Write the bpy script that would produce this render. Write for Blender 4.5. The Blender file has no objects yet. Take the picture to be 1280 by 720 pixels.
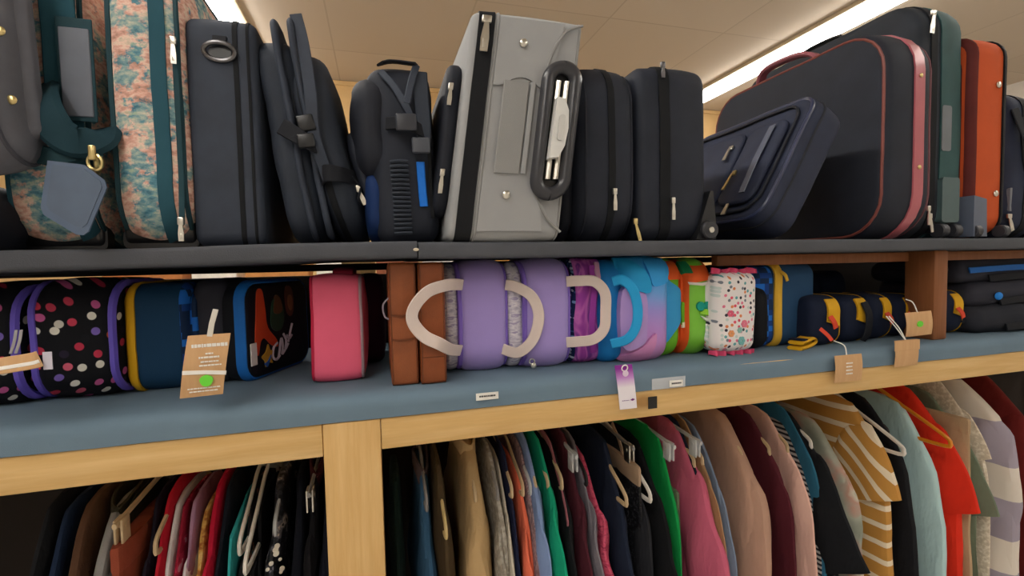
import bpy, math, random
from mathutils import Vector, noise, Matrix

random.seed(7)
SC = bpy.context.scene
COL = SC.collection
PI = math.pi
rad = math.radians

# ------------------------------------------------------------------ camera frame
CAM = Vector((0.0, -0.8032, 1.40))
FPX = 591.5
RX = Vector((0.96178823, -0.27297332, -0.02118894))    # camera right in world
RD = Vector((-0.03398853, -0.04224587, -0.99852895))   # camera down in world
RF = Vector((0.27167662, 0.96109357, -0.04990954))     # camera forward in world

def ray(px, py):
    return RX * (px - 640) + RD * (py - 360) + RF * FPX
def at(px, py, Y):
    r = ray(px, py)
    return CAM + r * ((Y - CAM.y) / r.y)
def onz(px, py, z):
    r = ray(px, py)
    return CAM + r * ((z - CAM.z) / r.z)

cd = bpy.data.cameras.new('camera')
cam = bpy.data.objects.new('camera', cd)
COL.objects.link(cam)
m = Matrix.Identity(4)
for i in range(3):
    m[i][0] = RX[i]; m[i][1] = -RD[i]; m[i][2] = -RF[i]; m[i][3] = CAM[i]
cam.matrix_world = m
cd.sensor_width = 36.0
cd.lens = FPX / 1280 * 36
cd.clip_start = 0.02
SC.camera = cam
SC.view_settings.view_transform = 'Standard'
SC.view_settings.look = 'None'
SC.view_settings.exposure = 0.42
SC.view_settings.gamma = 1.0
SC.view_settings.use_curve_mapping = False

# ------------------------------------------------------------------ materials
def lin(c):
    if isinstance(c, str):
        c = tuple(int(c[i:i + 2], 16) for i in (0, 2, 4))
    return tuple(((v / 255) / 12.92 if v / 255 <= .04045 else ((v / 255 + .055) / 1.055) ** 2.4) for v in c)
def L4(c):
    return (*lin(c), 1.0)

class NT:
    def __init__(s, name):
        s.m = bpy.data.materials.new(name); s.m.use_nodes = True
        s.t = s.m.node_tree; s.t.nodes.clear()
        s.out = s.n('ShaderNodeOutputMaterial'); s.b = s.n('ShaderNodeBsdfPrincipled')
        s.l(s.b.outputs[0], s.out.inputs[0])
        s._co = None
    def n(s, typ, **kw):
        x = s.t.nodes.new(typ)
        for k, v in kw.items():
            setattr(x, k, v)
        return x
    def l(s, a, b):
        s.t.links.new(a, b)
    @property
    def co(s):
        if s._co is None:
            s._co = s.n('ShaderNodeTexCoord').outputs['Object']
        return s._co
    def map(s, scale=(1, 1, 1), rot=(0, 0, 0), loc=(0, 0, 0)):
        x = s.n('ShaderNodeMapping')
        x.inputs['Scale'].default_value = scale; x.inputs['Rotation'].default_value = rot; x.inputs['Location'].default_value = loc
        s.l(s.co, x.inputs[0]); return x.outputs[0]
    def noise(s, scale, vec=None, detail=3, rough=.55):
        x = s.n('ShaderNodeTexNoise'); x.inputs['Scale'].default_value = scale
        x.inputs['Detail'].default_value = detail; x.inputs['Roughness'].default_value = rough
        s.l(vec if vec is not None else s.co, x.inputs['Vector']); return x.outputs['Fac']
    def ramp(s, fac, stops, interp='LINEAR'):
        x = s.n('ShaderNodeValToRGB'); r = x.color_ramp; r.interpolation = interp
        while len(r.elements) < len(stops):
            r.elements.new(.5)
        for e, (p, c) in zip(r.elements, stops):
            e.position = p; e.color = c if len(c) == 4 else (*c, 1)
        s.l(fac, x.inputs[0]); return x.outputs[0]
    def mix(s, fac, a, b):
        x = s.n('ShaderNodeMix', data_type='RGBA')
        for sock, v in ((x.inputs[0], fac), (x.inputs[6], a), (x.inputs[7], b)):
            if hasattr(v, 'links') or hasattr(v, 'is_linked'):
                s.l(v, sock)
            else:
                sock.default_value = v
        return x.outputs[2]
    def math(s, op, a, b=0.0):
        x = s.n('ShaderNodeMath', operation=op)
        for sock, v in ((x.inputs[0], a), (x.inputs[1], b)):
            if hasattr(v, 'is_linked'):
                s.l(v, sock)
            else:
                sock.default_value = v
        return x.outputs[0]
    def bump(s, h, strength=.3, dist=.001):
        x = s.n('ShaderNodeBump'); x.inputs['Strength'].default_value = strength; x.inputs['Distance'].default_value = dist
        s.l(h, x.inputs['Height']); s.l(x.outputs[0], s.b.inputs['Normal'])
    def base(s, c):
        if hasattr(c, 'is_linked'):
            s.l(c, s.b.inputs['Base Color'])
        else:
            s.b.inputs['Base Color'].default_value = c
    def set(s, rough=.8, metal=0, spec=.3):
        s.b.inputs['Roughness'].default_value = rough; s.b.inputs['Metallic'].default_value = metal
        s.b.inputs['Specular IOR Level'].default_value = spec
        return s.m

_mc = {}
def fabric(c, rough=.85, var=.16, weave=900, bump=.35, spec=.2, sheen=0.0):
    key = ('f', c, rough, var, weave, sheen, spec)
    if key in _mc: return _mc[key]
    t = NT('fabric'); base = lin(c)
    n1 = t.noise(9, detail=4)
    dk = tuple(v * (1 - var) for v in base); lt = tuple(min(1, v * (1 + var)) for v in base)
    t.base(t.ramp(n1, [(.3, dk), (.7, lt)]))
    t.bump(t.noise(weave, detail=1), bump, .0006)
    if sheen:
        t.b.inputs['Sheen Weight'].default_value = sheen
    _mc[key] = t.set(rough, 0, spec); return _mc[key]
def cloth_mat(c, var=.14):
    key = ('c', c)
    if key in _mc: return _mc[key]
    t = NT('garment_cloth'); base = lin(c)
    n1 = t.noise(7, t.map((1, 1, .5)), 4)
    t.base(t.ramp(n1, [(.3, tuple(v * (1 - var) for v in base)), (.7, tuple(min(1, v * (1 + var)) for v in base))]))
    wr = t.noise(20, t.map((1, 1.6, .55)), 3, .6); wv = t.noise(700, detail=1)
    t.bump(t.math('ADD', t.math('MULTIPLY', wr, 1.0), t.math('MULTIPLY', wv, .05)), .75, .009)
    _mc[key] = t.set(.9, 0, .18); return _mc[key]
def plain(c, rough=.5, metal=0, spec=.5):
    key = ('p', c, rough, metal)
    if key in _mc: return _mc[key]
    t = NT('plain'); base = lin(c)
    n1 = t.noise(30, detail=2)
    t.base(t.ramp(n1, [(.3, tuple(v * .93 for v in base)), (.7, tuple(min(1, v * 1.05) for v in base))]))
    _mc[key] = t.set(rough, metal, spec); return _mc[key]
def ballistic(c, rough=.7):
    key = ('b', c, rough)
    if key in _mc: return _mc[key]
    t = NT('luggage_nylon'); base = lin(c)
    v = t.map((1, 1, 1))
    w = t.n('ShaderNodeTexChecker'); w.inputs['Scale'].default_value = 700
    t.l(v, w.inputs[0])
    n1 = t.noise(14, detail=4)
    t.base(t.ramp(n1, [(.3, tuple(x * .8 for x in base)), (.7, tuple(x * 1.2 for x in base))]))
    t.bump(w.outputs[1], .25, .0004)
    _mc[key] = t.set(rough, 0, .35); return _mc[key]
def leather(c, rough=.5):
    t = NT('leather'); base = lin(c)
    n1 = t.noise(22, detail=5)
    t.base(t.ramp(n1, [(.3, tuple(x * .82 for x in base)), (.7, tuple(min(1, x * 1.15) for x in base))]))
    vo = t.n('ShaderNodeTexVoronoi'); vo.inputs['Scale'].default_value = 420; t.l(t.co, vo.inputs['Vector'])
    t.bump(vo.outputs['Distance'], .25, .0006)
    return t.set(rough, 0, .4)
def wood(c1, c2, axis='x', rough=.6, knots=True, name='wood'):
    t = NT(name)
    sc = {'x': (2.2, 30, 30), 'z': (30, 30, 2.2)}[axis]
    v = t.map(sc)
    a = t.noise(1.2, v, 5, .6)
    sc2 = {'x': (6, 260, 260), 'z': (260, 260, 6)}[axis]
    fine = t.noise(1.0, t.map(sc2), 2)
    col = t.ramp(a, [(.3, lin(c1)), (.52, lin(c2)), (.72, lin(c1))])
    col = t.mix(t.math('MULTIPLY', fine, .22), col, (*[x * .55 for x in lin(c1)], 1))
    if knots:
        vo = t.n('ShaderNodeTexVoronoi'); vo.inputs['Scale'].default_value = 1.0
        t.l(t.map({'x': (5.5, 9, 9), 'z': (9, 9, 5.5)}[axis], loc=(.37, .2, .11)), vo.inputs['Vector'])
        k = t.ramp(vo.outputs['Distance'], [(.08, (1, 1, 1)), (.19, (0, 0, 0))])
        col = t.mix(t.math('MULTIPLY', k, .6), col, L4('8a5a26'))
    t.base(col); t.bump(fine, .15, .0005)
    return t.set(rough, 0, .3)
def dots_mat(bg, cols, scale=55, thr=.3, flat=None, name='dotted_fabric'):
    t = NT(name)
    sx = t.n('ShaderNodeSeparateXYZ'); t.l(t.co, sx.inputs[0]); cb = t.n('ShaderNodeCombineXYZ')
    t.l(t.math('ADD', sx.outputs[0], sx.outputs[1]), cb.inputs[0]); t.l(t.math('SUBTRACT', sx.outputs[2], t.math('MULTIPLY', sx.outputs[1], .2)), cb.inputs[1]); v = cb.outputs[0]
    vo = t.n('ShaderNodeTexVoronoi'); vo.voronoi_dimensions = '2D'; vo.inputs['Scale'].default_value = scale; vo.inputs['Randomness'].default_value = .7
    t.l(v, vo.inputs['Vector'])
    sep = t.n('ShaderNodeSeparateColor'); t.l(vo.outputs['Color'], sep.inputs[0])
    n = len(cols)
    col = t.ramp(sep.outputs[0], [(i / n, lin(c)) for i, c in enumerate(cols)], 'CONSTANT')
    k = t.ramp(vo.outputs['Distance'], [(thr, (1, 1, 1)), (thr + .04, (0, 0, 0))])
    t.base(t.mix(k, L4(bg), col))
    t.bump(t.noise(700, detail=1), .3, .0006)
    return t.set(.8, 0, .2)
def pixel_mat(bg, c1, c2, size=.011, name='pixel_print'):
    t = NT(name)
    vm = t.n('ShaderNodeVectorMath', operation='DIVIDE'); t.l(t.co, vm.inputs[0]); vm.inputs[1].default_value = (size,) * 3
    fl = t.n('ShaderNodeVectorMath', operation='FLOOR'); t.l(vm.outputs[0], fl.inputs[0])
    wn = t.n('ShaderNodeTexWhiteNoise'); t.l(fl.outputs[0], wn.inputs[0])
    t.base(t.ramp(wn.outputs[0], [(0, lin(bg)), (.42, lin(c2)), (.66, lin(c1))], 'CONSTANT'))
    return t.set(.75, 0, .25)
def stripe_mat(stops, period, axis=2, rough=.85, name='striped_knit', slope=0.0):
    t = NT(name)
    sep = t.n('ShaderNodeSeparateXYZ'); t.l(t.co, sep.inputs[0])
    wob = t.math('MULTIPLY', t.noise(14, detail=2), .006)
    f = t.math('FRACT', t.math('DIVIDE', t.math('ADD', t.math('SUBTRACT', sep.outputs[axis], t.math('MULTIPLY', sep.outputs[1], slope)), wob), period))
    t.base(t.ramp(f, [(p, lin(c)) for p, c in stops], 'CONSTANT'))
    t.bump(t.noise(800, detail=1), .3, .0006)
    return t.set(rough, 0, .2)
def blotch_mat(stops, scale=20, detail=3, rough=.85, stretch=(1, 1, 1), interp='CONSTANT', name='printed_fabric', bump=.4, distort=0.0):
    t = NT(name)
    v = t.map(stretch)
    x = t.n('ShaderNodeTexNoise'); x.inputs['Scale'].default_value = scale; x.inputs['Detail'].default_value = detail
    x.inputs['Distortion'].default_value = distort
    t.l(v, x.inputs['Vector'])
    t.base(t.ramp(x.outputs['Fac'], [(p, lin(c)) for p, c in stops], interp))
    t.bump(t.noise(600, detail=1), bump, .0008)
    return t.set(rough, 0, .25)
def tapestry_mat():
    t = NT('floral_tapestry')
    a = t.noise(19, t.map((1, 1, 1.1), loc=(.3, .1, .55)), 5, .66)
    b = t.noise(24, t.map((1, 1, 1.2), loc=(3.1, 1.7, .4)), 5, .66)
    c = t.noise(60, t.map((1, 1, 1.9), loc=(7, 2, 5)), 3, .6)
    base = t.ramp(c, [(.3, lin('4a7480')), (.46, lin('7d9fa4')), (.58, lin('a9b8ae')), (.70, lin('d6cdb8'))])
    pink = t.ramp(c, [(.3, lin('b48a78')), (.45, lin('dcaa9a')), (.58, lin('ecd0be')), (.72, lin('c4b7a0'))])
    teal = t.ramp(c, [(.3, lin('3c6c80')), (.5, lin('6594a2')), (.66, lin('a8bba6'))])
    k1 = t.ramp(a, [(.45, (0, 0, 0)), (.50, (1, 1, 1))])
    k2 = t.ramp(b, [(.55, (0, 0, 0)), (.6, (1, 1, 1))])
    col = t.mix(k1, base, pink); col = t.mix(k2, col, teal)
    t.base(col)
    t.bump(t.noise(420, t.map((1, 1, 2.2)), 2), .6, .0012)
    return t.set(.92, 0, .1)
def glass_plastic(c=(.9, .92, .95, 1), rough=.12, alpha=.35):
    t = NT('clear_plastic'); t.base(c)
    t.b.inputs['Alpha'].default_value = alpha
    return t.set(rough, 0, .6)
def emit(c, s):
    t = NT('lamp_diffuser'); t.base(L4(c))
    t.b.inputs['Emission Color'].default_value = L4(c); t.b.inputs['Emission Strength'].default_value = s
    return t.set(.5)

CHROME = plain('d9d6cc', .28, 1.0)
BRASS = plain('d8c48a', .3, 1.0)
DARKMETAL = plain('6d6c6e', .35, 1.0)
BLACKPL = plain('17181b', .35)
ZIPBLK = fabric('15171b', .7, .1, 500)
WEB = fabric('1a1c22', .7, .12, 500)

# ------------------------------------------------------------------ mesh builder
class MB:
    def __init__(s):
        s.v = []; s.f = []
    def add(s, vs, fs):
        o = len(s.v); s.v += [Vector(p) for p in vs]; s.f += [tuple(i + o for i in f) for f in fs]
        return s
    def loft(s, rings, closed=True, cap0=True, cap1=True):
        n = len(rings[0]); o = len(s.v)
        for r in rings: s.v += [Vector(p) for p in r]
        for k in range(len(rings) - 1):
            for i in range(n if closed else n - 1):
                j = (i + 1) % n
                s.f.append((o + k * n + i, o + k * n + j, o + (k + 1) * n + j, o + (k + 1) * n + i))
        if cap0: s.f.append(tuple(o + i for i in range(n))[::-1])
        if cap1: s.f.append(tuple(o + (len(rings) - 1) * n + i for i in range(n)))
        return s
    def tube(s, path, r, n=8, closed=False, sq=(1, 1)):
        path = [Vector(p) for p in path]; N = len(path); rings = []
        up = Vector((0, 0, 1)); prev = None
        for i, p in enumerate(path):
            a = path[(i - 1) % N] if (closed or i > 0) else p
            b = path[(i + 1) % N] if (closed or i < N - 1) else p
            t = (b - a).normalized()
            if prev is None:
                u = t.orthogonal().normalized() if abs(t.dot(Vector((1, 0, 0)))) > .95 else (Vector((1, 0, 0)) - t * t.x).normalized()
            else:
                u = (prev - t * prev.dot(t)).normalized()
            prev = u; w = t.cross(u)
            rr = r[i] if isinstance(r, (list, tuple)) else r
            rings.append([p + u * (rr * sq[0] * math.cos(2 * PI * k / n)) + w * (rr * sq[1] * math.sin(2 * PI * k / n)) for k in range(n)])
        if closed: rings.append(rings[0])
        return s.loft(rings, True, not closed, not closed)
    def ribbon(s, path, wdir, w, t, closed=False):
        """flat strap along PATH: width W along WDIR (a vector or one per point), thickness T"""
        path = [Vector(p) for p in path]; N = len(path); rings = []
        for i, p in enumerate(path):
            a = path[(i - 1) % N] if (closed or i > 0) else p
            b = path[(i + 1) % N] if (closed or i < N - 1) else p
            tg = (b - a).normalized()
            wd = Vector(wdir[i]) if isinstance(wdir, list) else Vector(wdir)
            wd = (wd - tg * wd.dot(tg)).normalized(); nn = tg.cross(wd)
            ww = w[i] if isinstance(w, (list, tuple)) else w
            hw, ht = ww / 2, t / 2; c = min(ht * .9, hw * .3)
            pts = [(-hw, -ht + c), (-hw + c, -ht), (hw - c, -ht), (hw, -ht + c), (hw, ht - c), (hw - c, ht), (-hw + c, ht), (-hw, ht - c)]
            rings.append([p + wd * x + nn * y for x, y in pts])
        if closed: rings.append(rings[0])
        return s.loft(rings, True, not closed, not closed)
    def rbox(s, c, size, r=.003, n=3):
        """box with rounded edges centred at C"""
        c = Vector(c); hx, hy, hz = (v / 2 for v in size); r = min(r, hx * .98, hy * .98, hz * .98)
        rings = []
        prof = [(hz - r * math.cos(PI / 2 * k / n) if False else -hz + r * (1 - math.cos(PI / 2 * k / n)), r * (1 - math.sin(PI / 2 * k / n))) for k in range(n + 1)]
        full = prof + [(-z, i) for z, i in reversed(prof)]
        for z, i in full:
            rings.append([c + Vector((x, y, z)) for x, y in rr2(hx - i, hy - i, max(r - i, .0002), n)])
        return s.loft(rings)
    def sphere(s, c, r, n=10, m_=6, sq=(1, 1, 1)):
        c = Vector(c); rings = []
        for k in range(m_ + 1):
            th = PI * (k + .02) / (m_ + .04)
            rings.append([c + Vector((r * sq[0] * math.sin(th) * math.cos(2 * PI * i / n), r * sq[1] * math.sin(th) * math.sin(2 * PI * i / n), -r * sq[2] * math.cos(th))) for i in range(n)])
        return s.loft(rings)
    def disc(s, c, axis, r, h, n=20, bev=.15):
        c = Vector(c); ax = Vector(axis).normalized(); u = ax.orthogonal().normalized(); w = ax.cross(u)
        b = min(h, r) * bev; rings = []
        for q, rr_ in ((-h / 2, r - b), (-h / 2 + b, r), (h / 2 - b, r), (h / 2, r - b)):
            rings.append([c + ax * q + u * (rr_ * math.cos(2 * PI * i / n)) + w * (rr_ * math.sin(2 * PI * i / n)) for i in range(n)])
        return s.loft(rings)
    def torus(s, c, axis, R, r, n=20, sq=(1, 1)):
        c = Vector(c); ax = Vector(axis).normalized(); u = ax.orthogonal().normalized(); w = ax.cross(u)
        return s.tube([c + u * (R * sq[0] * math.cos(2 * PI * i / n)) + w * (R * sq[1] * math.sin(2 * PI * i / n)) for i in range(n)], r, 6, True)
    def prism(s, pts, y0, y1, plane='xz', bev=0.0):
        """outline PTS in a plane, extruded from y0 to y1"""
        def P(a, b, d):
            return {'xz': (a, d, b), 'yz': (d, a, b), 'xy': (a, b, d)}[plane]
        n = len(pts); vs = [P(a, b, y0) for a, b in pts] + [P(a, b, y1) for a, b in pts]
        fs = [tuple(range(n))[::-1], tuple(range(n, 2 * n))] + [(i, (i + 1) % n, n + (i + 1) % n, n + i) for i in range(n)]
        return s.add(vs, fs)
    def warp(s, fn):
        s.v = [Vector(fn(p)) for p in s.v]; return s
    def soften(s, amp, freq, seed=0.0):
        off = Vector((seed * 3.1, seed * 1.7, seed * 2.3))
        return s.warp(lambda p: p + noise.noise_vector(p * freq + off) * amp)
    def build(s, name, mat, parent=None, label=None, smooth=True, angle=38):
        me = bpy.data.meshes.new(name); me.from_pydata([tuple(p) for p in s.v], [], s.f); me.update()
        import bmesh
        bm = bmesh.new(); bm.from_mesh(me); bmesh.ops.recalc_face_normals(bm, faces=bm.faces); bm.to_mesh(me); bm.free()
        if smooth:
            me.shade_smooth(); me.set_sharp_from_angle(angle=rad(angle))
        me.materials.append(mat)
        o = bpy.data.objects.new(name, me); COL.objects.link(o)
        if parent is not None: o.parent = parent
        if label: o['label'] = label
        return o

def rr2(hx, hy, r, n=4, m_=0):
    """rounded rectangle centred on the origin (list of 2-D points)"""
    r = max(min(r, hx, hy), 1e-5); out = []
    cs = [(hx - r, hy - r, 0), (-hx + r, hy - r, 90), (-hx + r, -hy + r, 180), (hx - r, -hy + r, 270)]
    for q, (cx, cy, a0) in enumerate(cs):
        arc = [(cx + r * math.cos(rad(a0 + 90 * k / n)), cy + r * math.sin(rad(a0 + 90 * k / n))) for k in range(n + 1)]
        out += arc
        if m_:
            nx, ny, na = cs[(q + 1) % 4]; e = (nx + r * math.cos(rad(na)), ny + r * math.sin(rad(na))); a = arc[-1]
            out += [(a[0] + (e[0] - a[0]) * (k + 1) / (m_ + 1), a[1] + (e[1] - a[1]) * (k + 1) / (m_ + 1)) for k in range(m_)]
    return out
def crom(pts, sub=6, closed=False):
    P = [Vector(p) for p in pts]; N = len(P); out = []
    for i in range(N if closed else N - 1):
        p0 = P[(i - 1) % N] if (closed or i > 0) else P[0] * 2 - P[1]
        p1 = P[i]; p2 = P[(i + 1) % N]
        p3 = P[(i + 2) % N] if (closed or i + 2 < N) else P[-1] * 2 - P[-2]
        for k in range(sub):
            t = k / sub
            out.append(.5 * ((2 * p1) + (p2 - p0) * t + (2 * p0 - 5 * p1 + 4 * p2 - p3) * t * t + (3 * p1 - p0 - 3 * p2 + p3) * t ** 3))
    if not closed: out.append(P[-1])
    return out

def thing(name, label, cat, loc=(0, 0, 0), rot=(0, 0, 0), group=None):
    o = bpy.data.objects.new(name, None); o.empty_display_size = .03
    COL.objects.link(o); o.location = loc; o.rotation_euler = rot
    o['label'] = label; o['category'] = cat; o['kind'] = 'thing'
    if group: o['group'] = group
    return o
def tag(o, label, cat, group=None):
    o['label'] = label; o['category'] = cat; o['kind'] = 'thing'
    if group: o['group'] = group
    return o
def struct(o):
    o['kind'] = 'structure'; return o

# ------------------------------------------------------------------ case builder
# local frame of a case: x = its thickness (centred), y = depth away from its front edge (0..D), z = up (0..H)
class Case:
    def __init__(s, W, D, H, R, r, bulge=0.0, sb=0.0, soft=0.0, freq=6.0, seed=0.0, shear=0.0):
        s.W, s.D, s.H, s.R, s.r, s.bulge, s.sb, s.soft, s.freq, s.seed, s.shear = W, D, H, R, r, bulge, sb, soft, freq, seed, shear
    def ring(s, x, inset, n=6, m_=8):
        hy, hz = s.D / 2 - inset, s.H / 2 - inset
        return [Vector((x, a + s.D / 2, b + s.H / 2)) for a, b in rr2(hy, hz, max(s.R - inset, .004), n, m_)]
    def prof(s, x):
        """inset of the outline at thickness position x (spine bulge is a negative inset)"""
        h = s.W / 2; q = h - abs(x)
        ins = -s.sb * math.cos(PI / 2 * min(1, abs(x) / h))
        if q < s.r:
            ins += s.r * (1 - math.sqrt(max(0, 1 - (1 - q / s.r) ** 2)))
        return ins
    def fin(s, mb):
        if s.shear: mb.warp(lambda p: (p.x + s.shear * p.z, p.y, p.z))
        if s.soft:
            off = Vector((s.seed * 3.1, s.seed * 1.7, s.seed * 2.3)); H = s.H
            def f(p):
                k = max(0, min(1, p.z / .03))
                d = noise.noise_vector(p * s.freq + off) * s.soft + noise.noise_vector(p * s.freq * 3 + off) * s.soft * .3
                return Vector((p.x + d.x, p.y + d.y, p.z + d.z * k))
            mb.warp(f)
        return mb
    def shell(s):
        mb = MB(); rings = []
        m_ = min(s.D, s.H) / 2 * .92; h = s.W / 2
        inner = []
        for k in range(6):
            q = 1 - k / 5
            inner.append((-h - s.bulge * (1 - (1 - q) ** 2.2), s.r + q * (m_ - s.r)))
        side = []
        nr = 5
        for k in range(1, nr + 1):
            th = PI / 2 * k / nr
            x = -h + s.r * (1 - math.cos(th)); side.append(x)
        mid = [(-h + s.r) + (2 * (h - s.r)) * k / 8 for k in range(1, 8)]
        seq = inner + [(x, s.prof(x)) for x in side] + [(x, s.prof(x)) for x in mid] + [(-x, s.prof(x)) for x in reversed(side)] + [(-x, i) for x, i in reversed(inner)]
        for x, i in seq: rings.append(s.ring(x, i))
        return s.fin(mb.loft(rings))
    def piping(s, x, r=.003, out=.0):
        return s.fin(MB().tube(s.ring(x, s.prof(x) - out), r, 6, True))
    def band(s, x0, x1, off=.0015):
        """raised strip all round the spine between x0 and x1"""
        xs = [x0 + (x1 - x0) * k / 4 for k in range(5)]
        rings = [s.ring(xs[0], s.prof(xs[0]) + .003)] + [s.ring(x, s.prof(x) - off) for x in xs] + [s.ring(xs[-1], s.prof(xs[-1]) + .003)]
        return s.fin(MB().loft(rings, True, False, False))
    def front(s, x, z, out=0.0):
        """a point on the spine facing the aisle"""
        p = Vector((x, s.prof(x) - out, z))
        q = MB(); q.v = [p]; s.fin(q)
        return q.v[0]
    def face(s, side, y, z, out=0.0):
        q = MB(); 
        u = min(1, 2 * min(y, s.D - y, z, s.H - z) / min(s.D, s.H))
        q.v = [Vector((side * (s.W / 2 + s.bulge * (1 - (1 - max(0, u)) ** 2.2) + out), y, z))]; s.fin(q)
        return q.v[0]

def place_case(name, label, cat, x, Y, z, c, mat, lean=0, yaw=0, group=None, body='shell'):
    """empty at the base of a case whose front bottom edge is centred at (x, Y, z)"""
    lift = c.W / 2 * abs(math.sin(rad(lean)))
    t = thing(name, label, cat, (x, Y, z + lift + .001), (0, rad(lean), rad(yaw)), group)
    c.shell().build(body, mat, t)
    return t
def zip_pull(t, p, mat=None, L=.028, ang=0, w=.007, lab=None):
    """metal slider and drop tab on the front, at point P in the case frame"""
    mb = MB(); p = Vector(p)
    mb.rbox((0, -.003, .004), (w * 1.25, .006, .012), .0015)
    a = rad(ang)
    mb2 = MB(); mb2.prism([(-w * .3, 0), (w * .3, 0), (w * .55, -L * .55), (w * .5, -L), (-w * .5, -L), (-w * .55, -L * .55)], -.0055, -.0035)
    mb2.rbox((0, -.0048, -L * .72), (w * .5, .002, L * .3), .0004)
    mb2.warp(lambda q: (q.x * math.cos(a) - q.z * math.sin(a), q.y, q.x * math.sin(a) + q.z * math.cos(a)))
    mb.add(mb2.v, mb2.f); mb.warp(lambda q: q + p)
    return mb.build('zipper_pull', mat or CHROME, t, lab)
def stud(t, p, r=.006, mat=None, name='stud'):
    return MB().sphere(Vector(p), r, 12, 6, (1, .45, 1)).build(name, mat or BRASS, t)
def face_pull(t, p, side, mat=None, L=.03, w=.008, tilt=0):
    mb = MB(); p = Vector(p); a = rad(tilt)
    mb.rbox((0, 0, .004), (.006, w * 1.2, .012), .0015)
    q = MB().prism([(-w * .3, 0), (w * .3, 0), (w * .5, -L), (-w * .5, -L)], side * .003, side * .0055, 'yz')
    q.warp(lambda v: (v.x, v.y * math.cos(a) - v.z * math.sin(a), v.y * math.sin(a) + v.z * math.cos(a)))
    mb.add(q.v, q.f); mb.warp(lambda v: v + p)
    return mb.build('zipper_pull', mat or CHROME, t)

def shear(t, k):
    for ch in t.children:
        ch.data.transform(Matrix(((1, 0, k, 0), (0, 1, 0, 0), (0, 0, 1, 0), (0, 0, 0, 1))))

ZL = 1.191     # top of the blue cloth
ZU = 1.440     # top of the upper shelf
# ------------------------------------------------------------------ the setting
def slab(name, c, size, mat, kind=True):
    o = MB().rbox(c, size, .002, 1).build(name, mat, None)
    if kind: struct(o)
    return o
def ceiling_mat():
    t = NT('ceiling_tile'); br = t.n('ShaderNodeTexBrick'); br.offset = 0
    br.inputs['Scale'].default_value = 1.0; br.inputs['Brick Width'].default_value = 1.22; br.inputs['Row Height'].default_value = 1.22
    br.inputs['Mortar Size'].default_value = .008; br.inputs['Color1'].default_value = L4('c0b5a6'); br.inputs['Color2'].default_value = L4('c6bbac')
    br.inputs['Mortar'].default_value = L4('b2a798'); t.l(t.map((1, 1, 1), loc=(.35, .5, 0)), br.inputs['Vector'])
    n1 = t.noise(1.2, detail=2)
    t.base(t.mix(t.math('MULTIPLY', n1, .25), br.outputs[0], L4('bab0a2')))
    return t.set(.9, 0, .15)
WALLM = fabric('dab680', .9, .04, 300, .1)
WALLF = fabric('e2dfda', .9, .04, 300, .1)
slab('ceiling', (1.0, 0.1, 3.65), (14.2, 10.5, .1), ceiling_mat())
slab('floor', (1.0, 0.1, -.05), (14.2, 10.5, .1), fabric('d2cec8', .5, .08, 200, .1, .4))
slab('wall_back', (1.0, 5.25, 1.8), (14.2, .1, 3.7), WALLM)
slab('wall_front', (1.0, -5.05, 1.8), (14.2, .1, 3.7), WALLF)
slab('wall_left', (-6.05, 0.1, 1.8), (.1, 10.5, 3.7), WALLF)
slab('wall_right', (8.05, 0.1, 1.8), (.1, 10.5, 3.7), WALLF)
slab('trim_back', (1.0, 5.19, 3.57), (14.0, .02, .05), WALLM)

def strip_light(x, w, lab):
    t = thing('fluorescent_strip_light', lab, 'ceiling light', (x, 0, 3.6), (0, 0, 0), 'fluorescent strip lights on the ceiling')
    MB().rbox((0, .1, -.02), (w + .1, 9.6, .038), .006, 2).build('housing', plain('cdbfa4', .5), t)
    MB().rbox((0, .1, -.065), (w, 9.5, .055), .02, 3).build('diffuser', LAMP, t)
LAMP = emit('fffaf3', 17.0)
strip_light(-1.2, .25, 'white fluorescent strip light seen above the flat black suitcase with a ring handle')
strip_light(4.19, .20, 'long white fluorescent strip light running above the black case with pink piping')

# the wooden rack
PINE_X = wood('e6c389', 'd6ad6e', 'x', name='pine_beam'); PINE_Z = wood('e4c086', 'd4aa6c', 'z', name='pine_post')
BROWNW = wood('96603f', '85522f', 'z', .55, False, name='brown_board')
DARKB = fabric('26211e', .9, .1, 200)
SHELFC = fabric('505258', .8, .12, 500, .5)
rack = thing('clothes_rack', 'pine store rack with a dark upper shelf above a hanging rail of clothes', 'rack', (0, 0, 0))
xl, xr = at(403, 527, 0).x, at(475, 520, 0).x
MB().rbox(((-1.3 + xl - .001) / 2, .02, 1.1235), (xl - .001 + 1.3, .04, .053), .0015, 2).build('front_beam', PINE_X, rack)
MB().rbox(((2.9 + xr + .001) / 2, .02, 1.1235), (2.9 - xr - .001, .04, .052), .0015, 2).build('front_beam', PINE_X, rack)
MB().rbox(((xl + xr) / 2, .0195, .575), (xr - xl, .043, 1.150), .002, 2).build('post', PINE_Z, rack)
for px_ in (-1.25, 2.85):
    MB().rbox((px_, .062, .575), (.089, .04, 1.150), .002, 2).build('post', PINE_Z, rack)
for px_ in (-1.25, -.05, 1.4, 2.85):
    MB().rbox((px_, .58, .72), (.089, .04, 1.440 - .03), .002, 2).build('post', PINE_Z, rack)
MB().rbox((.8, .3, 1.167), (4.2, .597, .034), .002, 2).build('lower_shelf', PINE_X, rack)
MB().tube([(-1.25, .27, 1.055), (2.85, .27, 1.055)], .012, 12).build('hanging_rail', CHROME, rack)
for px_ in (-1.22, .9, 2.8):
    MB().tube([(px_, .27, 1.055), (px_, .27, 1.155)], .008, 8).build('rail_bracket', CHROME, rack)
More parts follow.
